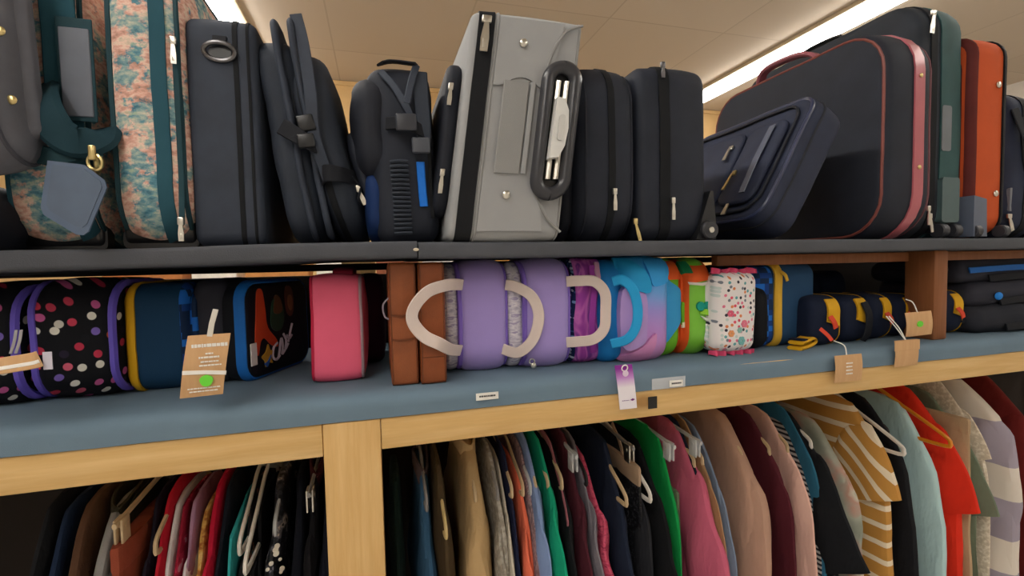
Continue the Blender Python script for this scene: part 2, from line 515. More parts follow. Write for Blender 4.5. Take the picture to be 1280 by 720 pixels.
def board(x0, x1, z0, z1, seed):
    mb = MB(); rings = []
    N = 60
    for k in range(N + 1):
        u = k / N; x = x0 + (x1 - x0) * u; z = z0 + (z1 - z0) * u
        w = noise.noise(Vector((x * 5 + seed, 0, 0))) * .0018; h = .028 + noise.noise(Vector((x * 7, seed, 3))) * .002
        rings.append([(x, a + .24, b + z - .014 + w) for a, b in rr2(.24 + w, h / 2, .006, 3)])
    return mb.loft(rings)
SEAM = at(522, 302, 0).x
def zu(x):
    return 1.4305 + (x + .6) * .019 if x < SEAM else 1.440
board(-1.3, SEAM - .001, zu(-1.3), zu(SEAM - .002), 1).build('upper_shelf', SHELFC, rack)
board(SEAM + .001, 2.9, 1.440, 1.440, 5).build('upper_shelf', SHELFC, rack)
MB().rbox((1.79, .10, 1.398), (2.12, .02, .024), .002, 2).build('apron_rail', BROWNW, rack, 'brown wooden rail')
d0, d1 = at(1168, 360, .03).x, at(1185, 360, .03).x
MB().rbox(((d0 + d1) / 2, .065, 1.3015), (d1 - d0, .07, .221), .004, 2).build('shelf_upright', BROWNW, rack, 'reddish brown upright board')
MB().rbox((-.74, .10, 1.3), (.03, .07, .214), .004, 2).build('shelf_upright', BROWNW, rack, 'reddish brown upright board')
MB().rbox((.8, .56, 1.283), (4.1, .012, .196), .002, 2).build('shade_backing', DARKB, rack, 'added dark backing for the shade behind the lunch bags')  # added dark sheet, stands in for unseen goods that block light behind the bags
MB().rbox((.8, .465, 1.4015), (4.1, .02, .017), .002, 2).build('apron_rail', DARKB, rack, 'dark rear rail')
MB().rbox((.8, .605, .57), (4.1, .012, 1.14), .002, 2).build('shade_backing', DARKB, rack, 'added dark backing for the shade behind the lunch bags')  # added dark sheet, makes the shade behind the hanging clothes
MB().rbox((.5065, -.0012, 1.1252), (.0195, .0016, .0235), .0003, 1).build('square_patch', plain('1b1a19', .6), rack, 'small black square stuck on the pine beam')
MB().add([], []).sphere((at(520, 312, 0).x, -.001, at(520, 312, 0).z), .004, 8, 5, (1.2, .5, .7)).build('seam_lint', plain('d9cdb8', .9), rack, 'pale frayed bit at the shelf seam')

# cloth over the lower shelf
def cloth():
    mb = MB(); rows = []
    prof = [(.594, 1.1885), (.4, 1.1892), (.2, 1.190), (.1, 1.1905), (.05, 1.191), (.02, 1.1908), (.008, 1.1885), (.0005, 1.183), (-.0025, 1.176), (-.003, 1.168), (-.003, 1.159), (-.0028, 1.1508)]
    N = 160
    for k in range(N + 1):
        x = -1.28 + 4.16 * k / N; r = []
        for i, (y, z) in enumerate(prof):
            w = noise.noise(Vector((x * 9, y * 6, 2.5)))
            dz = w * .0012 + (noise.noise(Vector((x * 3.1, 1, 1))) * .0022 if i > 4 and i < len(prof) - 1 else 0)
            dy = -abs(noise.noise(Vector((x * 12, i * .3, 7)))) * .0022 if i > 6 else 0
            r.append((x, y + dy, z + min(dz, .0014)))
        rows.append(r + [(x, y + .0015 if i > 6 else y, z - .002 if i <= 6 else z) for i, (x, y, z) in reversed(list(enumerate(r)))])
    return mb.loft(rows)
CLOTH = fabric('6b8090', .85, .07, 700, .4)
tag(cloth().build('shelf_cloth', CLOTH, None, None, True, 60), 'blue-grey cloth covering the lower shelf under the lunch bags', 'cloth')

# far shelf with boxes seen through the slit under the upper shelf
far = thing('display_shelf', 'far white display shelf seen through the slit below the dark shelf', 'shelf', (0, 3.4, 0))
MB().rbox((.3, 0, 1.29), (5.0, .4, .03), .003, 2).build('shelf_board', plain('d8d4cc', .5), far)
for sx in (-2.1, .3, 2.7):
    MB().rbox((sx, .1, .637), (.05, .2, 1.274), .003, 2).build('upright', plain('d8d4cc', .5), far)
fx = -1.9
for i, (w, h, c, nm) in enumerate([(.5, .20, 'b5713a', 'orange'), (.3, .17, 'efe9dd', 'white'), (.45, .21, 'c98a4c', 'tan'), (.4, .19, 'f2eee4', 'ivory'), (.34, .18, '8f5133', 'brown'), (.5, .20, 'f4f0e8', 'cream'), (.4, .2, 'd9a14e', 'amber'), (.45, .19, 'e9dcc2', 'pale beige')]):
    b = thing('storage_box', nm + ' box far away behind the rack, a sliver under the dark shelf', 'box', (fx + w / 2, 3.4, 1.3055), (0, 0, 0), 'far boxes behind the rack')
    MB().rbox((0, 0, h / 2), (w, .3, h), .006, 2).build('carton', plain(c, .7), b)
    MB().rbox((0, 0, h + .004), (w + .012, .312, .014), .003, 2).build('lid', plain(c, .6), b)
    fx += w + .06
# ------------------------------------------------------------------ bags on the upper shelf
SL = ballistic('323946'); SL2 = ballistic('282f3b'); BK = ballistic('191d28'); BK2 = ballistic('1e232f'); NAVY = ballistic('242b40')
TAP = tapestry_mat(); GREENW = fabric('2c5563', .8, .1, 500); DKGREEN = fabric('25424a', .7, .15, 500)
TAUPE = ballistic('5f6068')

# taupe bag resting on a black one at the edge of the picture
ed = zu(-.6)
xr_ = at(-34, 260, -.02).x
c = Case(.30, .24, .098, .03, .02, .006, .006, .004, 7, 1)
t = place_case('travel_bag', 'low black bag under the taupe studded bag at the shelf end', 'bag', xr_ - .155, -.02, ed - .003, c, BK)
c.band(-.01, .01, .002).build('zipper', ZIPBLK, t)
c = Case(.20, .098, .36, .07, .035, .01, .012, .004, 7, 1)
t = place_case('travel_bag', 'taupe bag with brass studs resting on a low black bag beside the floral tapestry', 'bag', at(50, 120, -.055).x - .128, -.057, ed + .103, c, TAUPE, lean=-3)
c.piping(.085, .003).build('piping', fabric('4b4c54'), t)
for q, z in ((.0965, at(35, 134, -.06).z - ed - .103), (.094, at(27, 47, -.06).z - ed - .103), (.088, .30)): stud(t, c.front(q, z, .002), .0062)
MB().ribbon([c.front(-.02, .31, .006), c.front(-.02, .2, .012), c.front(-.02, .1, .006)], (1, 0, 0), .03, .004).build('strap', WEB, t)

# two tapestry suitcases
def tapestry(x0, x1, Y, H, lab, seed, D=.40):
    c = Case(x1 - x0, D, H, .095, .022, .012, .012, .004, 6, seed)
    t = place_case('tapestry_suitcase', lab, 'suitcase', (x0 + x1) / 2, Y, zu((x0 + x1) / 2), c, TAP, group='floral tapestry suitcases')
    bs = Case((x1 - x0) * .96, D - .06, .055, .02, .008)
    bs.shell().warp(lambda p: (p.x, p.y + .024, p.z + .001)).build('base', BLACKPL, t, 'black base')
    return t, c
x0, x1 = at(4, 290, .055).x, at(121, 290, .055).x
t, c = tapestry(x0, x1, .055, .44, 'floral tapestry suitcase with a grey luggage tag strapped to its spine', 2)
c.band(c.W * .22, c.W * .42, .003).build('trim_band', GREENW, t, 'dark teal band')
c.piping(-c.W / 2 + .012, .004).build('piping', GREENW, t); c.piping(c.W / 2 - .006, .004).build('piping', DKGREEN, t)
MB().prism(rr2(c.W * .5, .022, .01, 3), -.001, .02).warp(lambda p: (p.x, p.y + .03, p.z + .022)).build('base_guard', BLACKPL, t)
# webbing strap with loops and a handle
sx = .034
MB().ribbon([c.front(sx, z, .012) for z in (.42, .36, .31, .26, .2, .16)], (1, 0, 0), .042, .004).build('strap', GREENW, t)
hp = crom([Vector(at(a, b, .055 - d)) - t.location for a, b, d in ((58, 108, .004), (52, 122, .05), (58, 142, .064), (74, 166, .064), (98, 178, .060), (126, 172, .04), (136, 164, .01))], 6)
wds = []
for i in range(len(hp)):
    tg = (hp[min(len(hp) - 1, i + 1)] - hp[max(0, i - 1)]).normalized(); wds.append(tuple(tg.cross(Vector((0, 1, 0)))))
MB().ribbon(hp, wds, .044, .012).build('handle', fabric('1d3a44', .75, .15, 500), t, 'dark green padded handle')
hp = crom([Vector(at(a, b, .055 - d)) - t.location for a, b, d in ((44, 192, .045), (70, 196, .054), (100, 190, .054), (124, 184, .05))], 6)
MB().ribbon(hp, (0, 0, 1), .026, .006).build('strap', DKGREEN, t, 'dark green strap end')
for q, z in ((-.026, .415), (.026, .415), (0, .44)): stud(t, c.front(sx + q, z, .017), .0075, None, 'buckle_stud')
MB().rbox(c.front(sx, .415, .018), (.036, .008, .03), .003).build('buckle', plain('2a3140', .4), t)
MB().torus(Vector(at(122, 205, .0)) - t.location, (1, .3, 0), .012, .0028).build('swivel_ring', BRASS, t)
# luggage tags
lt = thing('luggage_tag', 'grey rectangular luggage tag lying flat on the strap of the tapestry suitcase', 'luggage tag', (at(101, 147, .03).x, .026, at(101, 147, .03).z), (0, 0, rad(2)))
MB().rbox((0, 0, .062), (.036, .004, .124), .004, 3).build('tag_window', plain('6a707c', .7), lt)
MB().rbox((0, .0015, .066), (.043, .003, .145), .005, 3).build('tag_backing', DKGREEN, lt)
lt = thing('luggage_tag', 'translucent blue-grey luggage tag dangling from the handle ring of the tapestry suitcase', 'luggage tag', (at(120, 205, -.02).x, -.022, at(120, 205, -.02).z), (0, 0, 0))
pts = [(-.052, .002), (-.012, -.002), (.010, -.022), (.012, -.032), (-.012, -.092), (-.018, -.097), (-.026, -.096), (-.060, -.070), (-.063, -.060)]
MB().prism(pts, -.0015, .0015).build('tag_sleeve', plain('586880', .3), lt)
MB().prism([(x * .84 - .003, z * .84 - .005) for x, z in pts], -.0025, .0025).build('tag_card', plain('56657a', .4), lt)
MB().torus((0, 0, .002), (.3, 1, .1), .010, .0022).build('tag_ring', BRASS, lt)
MB().rbox((-.001, -.004, .014), (.008, .006, .020), .002).build('clasp', BRASS, lt)

x0, x1 = at(141, 290, .03).x, at(240, 290, .03).x
t, c = tapestry(x0, x1, .03, .44, 'floral tapestry suitcase standing beside the flat black suitcase with a ring handle', 3)
c.band(c.W * .12, c.W * .30, .003).build('trim_band', GREENW, t, 'dark teal band')
c.piping(-c.W / 2 + .008, .005).build('piping', DKGREEN, t); c.piping(c.W / 2 - .008, .004).build('piping', DKGREEN, t)
MB().prism(rr2(c.W * .5, .014, .008, 3), -.001, .02).warp(lambda p: (p.x, p.y + .03, p.z + .014)).build('base_guard', BLACKPL, t)
zip_pull(t, c.front(c.W * .40, .035, .004), CHROME, .026)
zip_pull(t, c.front(c.W * .40, .30, .004), CHROME, .03)
MB().ribbon([c.front(c.W * .40, z, .003) for z in (.30, .2, .1, .035)], (1, 0, 0), .008, .002).build('zipper', DKGREEN, t)

# flat black suitcase with ring handle
x0, x1 = at(243, 304, .04).x, at(332, 304, .04).x
c = Case(x1 - x0, .40, .352, .02, .012, .004, .002, .002, 5, 4)
t = place_case('flat_suitcase', 'flat slate black suitcase with an oval ring handle near the top of its spine', 'suitcase', (x0 + x1) / 2, .04, zu(-.2), c, SL)
c.band(c.W * .17, c.W * .24, .0015).build('zipper', ZIPBLK, t)
c.band(c.W * .36, c.W * .40, .0015).build('seam', ZIPBLK, t)
p = c.front(.000, .297, .002)
MB().tube([p + Vector((.0215 * math.cos(a), -.003 - .003 * math.sin(a), .0125 * math.sin(a))) for a in [2 * PI * k / 24 for k in range(24)]], .0036, 8, True).build('ring_handle', DARKMETAL, t, 'dark oval ring handle')
MB().prism(rr2(.016, .0085, .0085, 5), -.001, .0012).warp(lambda q: (q.x + p.x, q.y + p.y, q.z + p.z)).build('handle_recess', BLACKPL, t)
MB().ribbon([c.front(0, .322, .001), c.front(0, .308, .004)], (1, 0, 0), .02, .002).build('handle_tab', WEB, t)

# folded garment bag and backpack leaning on it
x0 = at(398, 302, .05).x
c = Case(.060, .36, .335, .05, .016, .006, .004, .006, 8, 5)
t = place_case('garment_bag', 'thin black folded garment bag leaning on the flat black suitcase', 'bag', at(383, 302, .05).x + .004, .05, zu(-.1), c, SL2, lean=-8)
for q, h in ((-.006, .36), (.018, .362)):
    cc = Case(.010, .30, h, .03, .0045, .001, .002, .006, 8, 6 + q)
    cc.shell().warp(lambda p: (p.x + q + .016, p.y - .016, p.z + .002)).build('flap', SL, t, 'raised slate flap edge')
MB().ribbon(crom([(-.006, -.018, .185), (.016, -.030, .165), (.036, -.026, .15), (.046, -.006, .148)], 5), (0, .2, 1), .026, .003).build('strap', WEB, t)
MB().rbox((.028, -.033, .155), (.026, .008, .022), .003).build('buckle', BLACKPL, t)

x0 = at(432, 302, .04).x
c = Case(.066, .30, .330, .09, .024, .010, .008, .009, 7, 8)
t = place_case('backpack', 'black backpack with webbing straps slumped against the folded garment bag', 'backpack', x0 + .014, .05, zu(0), c, SL2, lean=-14)
c.band(-.016, -.004, .002).build('zipper', ZIPBLK, t)
MB().ribbon(crom([(.012, .0, .370), (.010, -.010, .32), (.0, -.022, .24), (-.014, -.024, .17), (-.012, -.02, .10)], 5), (1, 0, 0), .019, .003).build('strap', SL, t, 'slate webbing strap')
MB().rbox(c.front(-.015, .195, .016), (.026, .009, .026), .003).build('buckle', BLACKPL, t)
MB().ribbon(crom([c.front(-.034, .10, .002), c.front(-.014, .112, .014), c.front(.012, .105, .012), c.front(.036, .10, .0)], 5), (0, .1, 1), .028, .003).build('compression_strap', WEB, t)
pk = Case(.022, .17, .17, .05, .010, .006, .004, .006, 9, 9)
pk.shell().warp(lambda p: (p.x + .045, p.y + .02, p.z + .012)).build('side_pocket', BK2, t)
zip_pull(t, c.front(.034, .075, .006), CHROME, .026, 8)
MB().tube(crom([c.front(.03, .1, .006), c.front(.038, .08, .010), c.front(.03, .06, .008), c.front(.034, .05, .008)], 4), .0022, 6).build('cord', WEB, t)

# black and blue backpack
x0, x1 = at(468, 300, .04).x, at(553, 300, .04).x
c = Case(.108, .20, .300, .03, .022, .008, .008, .007, 8, 11)
t = place_case('backpack', 'black and blue backpack with a chest buckle next to the grey carry-on', 'backpack', (x0 + x1) / 2 + .001, .045, 1.440, c, BK2, lean=-2)
c2 = Case(.060, .15, .165, .045, .024, .006, .006, .006, 9, 12)
c2.shell().warp(lambda p: (p.x - .050, p.y - .006, p.z + .118)).build('shoulder_pad', BK, t)
c2 = Case(.03, .16, .12, .04, .012, .004, .004, .005, 9, 13)
c2.shell().warp(lambda p: (p.x - .052, p.y + .005, p.z + .008)).build('side_panel', fabric('17305f', .7), t, 'dark blue side panel')
MB().ribbon(crom([c.front(-.030, .29, .004), c.front(-.012, .262, .012), c.front(.004, .228, .016), c.front(.012, .205, .016)], 5), (.8, 0, .6), .012, .003).build('strap', SL, t)
MB().ribbon(crom([c.front(.030, .304, .002), c.front(.018, .272, .012), c.front(.006, .232, .017)], 5), (.8, 0, -.6), .012, .003).build('strap', SL, t)
MB().ribbon(crom([c.front(-.030, .303, .004), c.front(-.01, .312, -.01), c.front(.03, .305, .003)], 5), (0, 1, .2), .02, .004).build('grab_loop', WEB, t)
MB().ribbon(crom([c.front(.036, .292, .0), c.front(.034, .24, .012), c.front(.032, .19, .014), c.front(.03, .15, .010)], 5), (1, 0, 0), .024, .004).build('strap', SL2, t)
MB().ribbon(crom([c.front(-.03, .198, .004), c.front(0, .196, .016), c.front(.03, .186, .014), c.front(.05, .17, .002)], 5), (0, .1, 1), .022, .003).build('chest_strap', WEB, t)
MB().rbox(c.front(.002, .196, .021), (.034, .010, .028), .003).build('buckle', plain('31343c', .4), t)
MB().rbox(c.front(.026, .160, .018), (.030, .010, .026), .003).build('buckle', plain('4a4e57', .4), t)
mb = MB()
for k in range(17):
    mb.tube([c.front(-.024 + .0, .014 + k * .0075, .003), c.front(-.010, .014 + k * .0075, .007), c.front(.004, .014 + k * .0075, .004)], .003, 6)
mb.build('ribbed_panel', SL2, t, 'ribbed black panel')
MB().ribbon([c.front(.026, z, .004) for z in (.135, .11, .085, .06)], (1, 0, 0), .014, .004).build('accent_strip', fabric('1f6fd0', .5), t, 'bright blue strip')
MB().ribbon([c.front(.042, z, .001) for z in (.25, .18, .1, .04)], (1, 0, 0), .008, .003).build('zipper', ZIPBLK, t)

# grey carry-on lying on its side, top end to the aisle
GREY = fabric('9c9d9e', .85, .06, 1100, .5); GREY2 = fabric('8f8f8e', .85, .06, 1100, .5)
bl, br_, tl = at(556, 297, .0), at(692, 299, .0), at(590, 18, .0)
W = .203; H = .392
c = Case(W, .50, H, .022, .012, .004, .003, .0015, 5, 14)
t = place_case('carry_on_suitcase', 'light grey carry-on suitcase lying on its side with its black trolley handle facing out', 'suitcase', .2155, .0, 1.441, c, GREY)
c.band(-W / 2 + .012, -W / 2 + .040, .003).build('zipper', ZIPBLK, t, 'wide black zipper band')
c.piping(-W / 2 + .046, .003).build('piping', GREY2, t); c.piping(W / 2 - .006, .003).build('piping', GREY2, t)
pk = Case(.028, .38, .27, .04, .010, .006, .002, .003, 6, 15)
pk.shell().warp(lambda p: (p.x - W / 2 - .013, p.y + .03, p.z + .045)).build('front_pocket', BK, t, 'black front pocket')
zip_pull(t, (-W / 2 - .018, .026, .115), CHROME, .032)
zip_pull(t, (-W / 2 - .020, .026, .262), CHROME, .028)
zip_pull(t, c.front(-W / 2 + .024, .366, .006), CHROME, .05, 0, .013, 'silver padlock-style zipper pull')
# end panels: curved yoke top and bottom, sunken webbing between
def yoke(z0, z1, dip, name):
    pts = []
    xa, xb = -W / 2 + .048, W / 2 - .055
    for k in range(13):
        u = k / 12; x = xa + (xb - xa) * u
        pts.append((x, z0 + dip * math.sin(PI * max(0, min(1, (u - .15) / .7)))))
    pts += [(xb + .018, z1), (xa, z1)]
    MB().prism(pts, -.0055, .004).build(name, GREY, t)
yoke(.265, H - .012, .016, 'corner_yoke'); yoke(.122, .016, -.002, 'corner_yoke')
MB().ribbon([c.front(-.012, z, .005) for z in (.272, .2, .115)], (1, 0, 0), .046, .004).build('grab_strap', GREY2, t, 'grey webbing grab strap')
MB().ribbon([c.front(.018, z, .004) for z in (.272, .2, .115)], (1, 0, 0), .009, .007).build('strap_edge', GREY, t)
for z in (.338, .078): stud(t, c.front(-.008, z, .006), .0075, CHROME)
# side panel seam
pts = crom([(W / 2 - .004, H - .012), (W / 2 - .040, H - .03), (W / 2 - .058, H - .09), (W / 2 - .062, .19), (W / 2 - .060, .10), (W / 2 - .035, .045), (W / 2 - .002, .014)] and [(W / 2 - .004, 0, H - .012), (W / 2 - .036, 0, H - .028), (W / 2 - .060, 0, H - .085), (W / 2 - .064, 0, .19), (W / 2 - .060, 0, .10), (W / 2 - .036, 0, .046), (W / 2 - .002, 0, .014)], 6)
MB().tube([(p.x, -.006, p.z) for p in pts], .0026, 6).build('piping', GREY2, t)
# trolley handle
hx, hz = W / 2 - .035, .19
ring = [(hx + a, -.016, hz + b) for a, b in rr2(.026, .110, .026, 7, 6)]
MB().tube(ring, .012, 10, True, (1, .85)).build('handle_surround', plain('35363b', .3), t, 'glossy dark grey handle surround')
MB().prism(rr2(.024, .105, .024, 6), -.010, .0).warp(lambda p: (p.x + hx, p.y, p.z + hz)).build('handle_well', BLACKPL, t)
for q in (-.007, .008):
    MB().tube([(hx + q, -.017, hz - .085), (hx + q, -.017, hz + .085)], .0055, 8).build('trolley_tube', CHROME, t)
g = [(-.013, -.052), (.004, -.050), (.013, -.030), (.016, .0), (.013, .030), (.004, .050), (-.010, .052)]
MB().prism(g, -.036, -.020).warp(lambda p: (p.x + hx - .001, p.y, p.z + hz)).build('grip', plain('d9d9d6', .4), t, 'pale grey grip')
MB().prism(rr2(.0055, .022, .005, 4), -.0385, -.035).warp(lambda p: (p.x + hx + .001, p.y, p.z + hz)).build('release_button', plain('c9c9c6', .35), t)

shear(t, .142)

# two black soft cases
x0, x1 = at(726, 300, .03).x, at(798, 300, .03).x
c = Case(x1 - x0, .36, .342, .075, .028, .012, .006, .004, 6, 16)
t = place_case('soft_suitcase', 'black soft suitcase with a carry strap beside the light grey carry-on', 'suitcase', (x0 + x1) / 2, .03, 1.440, c, BK2)
c.band(-.004, .010, .002).build('zipper', ZIPBLK, t)
c.piping(c.W / 2 - .012, .003).build('piping', BK, t); c.piping(-c.W / 2 + .014, .003).build('piping', BK, t)
pk = Case(.030, .27, .25, .06, .012, .006, .004, .004, 7, 16.5)
pk.shell().warp(lambda p: (p.x - c.W / 2 - .013, p.y + .035, p.z + .004)).build('front_pocket', BK, t)
zip_pull(t, c.front(.006, .09, .004), CHROME, .032)
zip_pull(t, c.front(c.W / 2 - .006, .032, .010), BRASS, .036, 16)
hp = crom([(-c.W / 2 + .01, .02, .325), (-c.W / 2 - .012, .03, .31), (-c.W / 2 - .026, .03, .27), (-c.W / 2 - .02, .035, .22)], 6)
MB().ribbon(hp, (0, 1, 0), .03, .005).build('strap', WEB, t)
MB().rbox((-c.W / 2 - .016, .014, .235), (.014, .012, .03), .003).build('buckle', DARKMETAL, t)

x0, x1 = at(800, 300, .03).x, at(884, 300, .03).x
c = Case(x1 - x0, .36, .345, .035, .016, .006, .005, .003, 6, 17)
t = place_case('wheeled_suitcase', 'black wheeled suitcase with rounded shoulders next to the navy pocketed case', 'suitcase', (x0 + x1) / 2, .03, 1.440, c, BK2)
c.band(-.036, -.014, .003).build('zipper', ZIPBLK, t)
c.piping(-.012, .003).build('piping', BK, t)
zip_pull(t, c.front(-.012, .075, .006), CHROME, .034)
zip_pull(t, c.front(-.03, .335, .003), DARKMETAL, .02)
MB().prism([(.045, .002), (.092, .002), (.092, .035), (.085, .10), (.078, .10), (.060, .05)], -.010, .03).build('wheel_housing', BLACKPL, t)
MB().disc((.072, -.012, .020), (0, 1, 0), .019, .016).build('wheel', plain('2a2b30', .5), t)
MB().disc((.072, -.021, .020), (0, 1, 0), .006, .004).build('axle_cap', CHROME, t)

# navy pocketed case leaning on the big case
xb = at(985, 298, .03).x
c = Case(.095, .40, .315, .045, .014, .006, .004, .003, 6, 18)
t = place_case('wheeled_suitcase', 'navy suitcase with zipped front pockets leaning on the case with pink piping', 'suitcase', xb - .045, .02, 1.440, c, NAVY, lean=30)
s = -1
def fring(y0, y1, z0, z1, r, out=.004, rad_=.0035, name='pocket_piping', mat=None):
    cy, cz = (y0 + y1) / 2, (z0 + z1) / 2
    ring = [c.face(s, cy + a, cz + b, out) for a, b in rr2((y1 - y0) / 2, (z1 - z0) / 2, r, 6, 5)]
    return MB().tube(ring, rad_, 6, True).build(name, mat or BK, t)
c.piping(-c.W / 2 + .004, .0042).build('piping', plain('2c3350', .35), t)
c.piping(-c.W / 2 + .030, .003).build('piping', BK, t)
fring(.022, .385, .022, .29, .04)
for y0, y1, nm in ((.035, .150, 'front_pocket'), (.160, .37, 'front_pocket')):
    pk = Case(.014, y1 - y0, .215, .03, .006, .004, .002, .003, 7, 19 + y0)
    pk.shell().warp(lambda p: (p.x - c.W / 2 - .008, p.y + y0, p.z + .04)).build(nm, NAVY, t)
MB().ribbon([(-c.W / 2 - .022, .066, .235), (-c.W / 2 - .024, .066, .15), (-c.W / 2 - .020, .066, .06)], (0, 1, 0), .018, .003).build('satin_trim', plain('5b6274', .25), t, 'shiny grey trim strip')
face_pull(t, (-c.W / 2 - .020, .185, .205), -1, CHROME, .034, .012)
face_pull(t, (-c.W / 2 - .020, .125, .120), -1, BRASS, .045, .009, 8)
face_pull(t, (-c.W / 2 - .008, .105, .042), -1, CHROME, .03, .014)

# large black case with pink piping
PINK = plain('b5626b', .35); PINK2 = plain('7c3f38', .5)
x0, x1 = at(1106, 170, .0).x, at(1165, 170, .0).x
c = Case(x1 - x0, .56, .482, .10, .020, .008, .006, .002, 5, 21)
t = place_case('large_suitcase', 'large black suitcase trimmed with pink piping and a pink handle', 'suitcase', (x0 + x1) / 2, .0, 1.440, c, BK2)
c.piping(-c.W / 2 + .004, .0032).build('piping', PINK2, t, 'dull red piping')
c.band(.004, .036, .0035).build('trim_band', PINK, t, 'pink satin band')
c.piping(c.W / 2 - .008, .004).build('piping', fabric('6e4a50'), t)
for z in (.365, .16): stud(t, c.front(.020, z, .005), .005, BRASS)
zip_pull(t, c.front(.052, .062, .004), CHROME, .034)
zip_pull(t, c.front(.062, .045, .004), CHROME, .034, 10)
hp = crom([(0, .22, c.H - .002), (-.012, .24, c.H + .030), (-.018, .30, c.H + .048), (-.018, .40, c.H + .046), (0, .44, c.H - .002)], 6)
MB().ribbon(hp, (1, 0, 0), .03, .012).build('handle', plain('a5606a', .35), t, 'pink padded handle')
MB().rbox((-c.W / 2 - .004, .2, .30), (.004, .12, .012), .002).build('logo_bar', DARKMETAL, t)

# tall dark green case behind it
GRN = ballistic('2c4f50'); GRB = ballistic('262c35')
x0, x1 = at(1168, 290, .05).x, at(1193, 290, .05).x
x0 = at(1168, 170, .0).x + .012; x1 = at(1196, 170, .05).x + .015
c = Case(x1 - x0, .56, .582, .075, .02, .004, .006, .003, 5, 22)
t = place_case('upright_suitcase', 'tall dark green suitcase standing between the pink-trimmed case and the orange case', 'suitcase', (x0 + x1) / 2, .05, 1.440, c, GRB)
c.band(-.008, c.W / 2 - .012, .003).build('spine_panel', GRN, t, 'green spine panel')
c.band(-.04, -.022, .003).build('zipper', ZIPBLK, t)
zip_pull(t, c.front(-.045, .535, .006), CHROME, .045, -6, .011)
hp = crom([(-.02, .22, c.H - .004), (-.02, .25, c.H + .022), (-.02, .36, c.H + .024), (-.02, .40, c.H - .004)], 6)
MB().ribbon(hp, (1, 0, 0), .03, .01).build('handle', BLACKPL, t)
MB().prism(rr2(.016, .055, .006, 3), -.012, .004).warp(lambda p: (p.x + .010, p.y, p.z + .27)).build('handle_plate', plain('6b7178', .4), t, 'grey handle plate')
MB().prism(rr2(.030, .055, .008, 3), -.018, .006).warp(lambda p: (p.x + .020, p.y, p.z + .095)).build('bumper', plain('4d6264', .45), t, 'grey green bumper')
for q in (.0, .045):
    MB().disc((q, -.008, .020), (1, 0, 0), .018, .022).build('wheel', plain('33343a', .45), t)
    MB().rbox((q, .012, .03), (.03, .03, .03), .004).build('wheel_fork', BLACKPL, t)

# orange suitcase
x0 = x1 + .002; x1 = at(1254, 280, .03).x - .002
c = Case(x1 - x0, .50, .497, .05, .014, .004, .004, .002, 5, 23)
ORG = fabric('c2542a', .8, .08, 800)
t = place_case('upright_suitcase', 'rust orange upright suitcase with a black face and studs on its spine', 'suitcase', (x0 + x1) / 2, .03, 1.447, c, ORG)
c.band(-c.W / 2 + .0, -c.W / 2 + .014, .003).build('piping', fabric('5d2320', .6), t, 'dark red edging')
c.band(c.W / 2 - .020, c.W / 2 - .006, .004).build('zipper', ZIPBLK, t)
cf = Case(.012, .46, .44, .045, .005, .002, .0, .002, 5, 24)
cf.shell().warp(lambda p: (p.x - c.W / 2 - .005, p.y + .02, p.z + .018)).build('face_panel', fabric('43201f', .7), t, 'dark maroon face panel')
for z in (.375, .105): stud(t, c.front(.022, z, .003), .008, CHROME)
MB().prism([(-c.W / 2 - .003, -.003), (-c.W / 2 + .046, -.003), (-c.W / 2 + .042, .09), (-c.W / 2 - .003, .098)], -.012, .05).build('corner_guard', plain('5d6678', .45), t, 'blue-grey corner guard')
for q in (-.05, .05):
    MB().disc((q, -.004, .010), (1, 0, 0), .016, .02).build('wheel', plain('33343a', .45), t)

# dark bag at the edge
x0 = x1 + .016
c = Case(.14, .36, .38, .06, .03, .012, .008, .008, 7, 25)
t = place_case('duffel_bag', 'dark navy soft bag standing beyond the rust orange suitcase', 'bag', x0 + .075, .04, 1.440, c, NAVY)
c.band(-.02, 0, .002).build('zipper', ZIPBLK, t)
MB().ribbon(crom([c.front(-.05, .33, .004), c.front(-.03, .26, .016), c.front(.0, .2, .018), c.front(.02, .1, .008)], 5), (1, 0, .3), .028, .004).build('strap', WEB, t)
MB().prism(rr2(.014, .03, .004, 3), -.006, .002).warp(lambda p: (p.x - .045, p.y, p.z + .10)).build('sewn_patch', plain('70747c', .4), t, 'grey sewn patch')
zip_pull(t, c.front(-.06, .055, .008), CHROME, .036, 20, .012)
c = Case(.2, .36, .33, .06, .03, .012, .008, .008, 7, 26)
t = place_case('duffel_bag', 'black soft bag half hidden behind the navy soft bag at the shelf end', 'bag', x0 + .27, .04, 1.440, c, BK)
c.band(-.02, 0, .002).build('zipper', ZIPBLK, t)
# ------------------------------------------------------------------ lunch bags on the cloth
ZC = 1.1915
def low(pa, pb, pyb, pyt, dY=0.0):
    """x0, x1, Y and height of a front face from its picture edges, standing on the cloth"""
    Y = max(.012, onz((pa + pb) / 2, pyb, ZC).y + dY); pm = (pyb + pyt) / 2
    H = at((pa + pb) / 2, pyt, Y).z - ZC
    return at(pa, pm, Y).x, at(pb, pm, Y).x, Y, min(H, 1.405 - ZC)

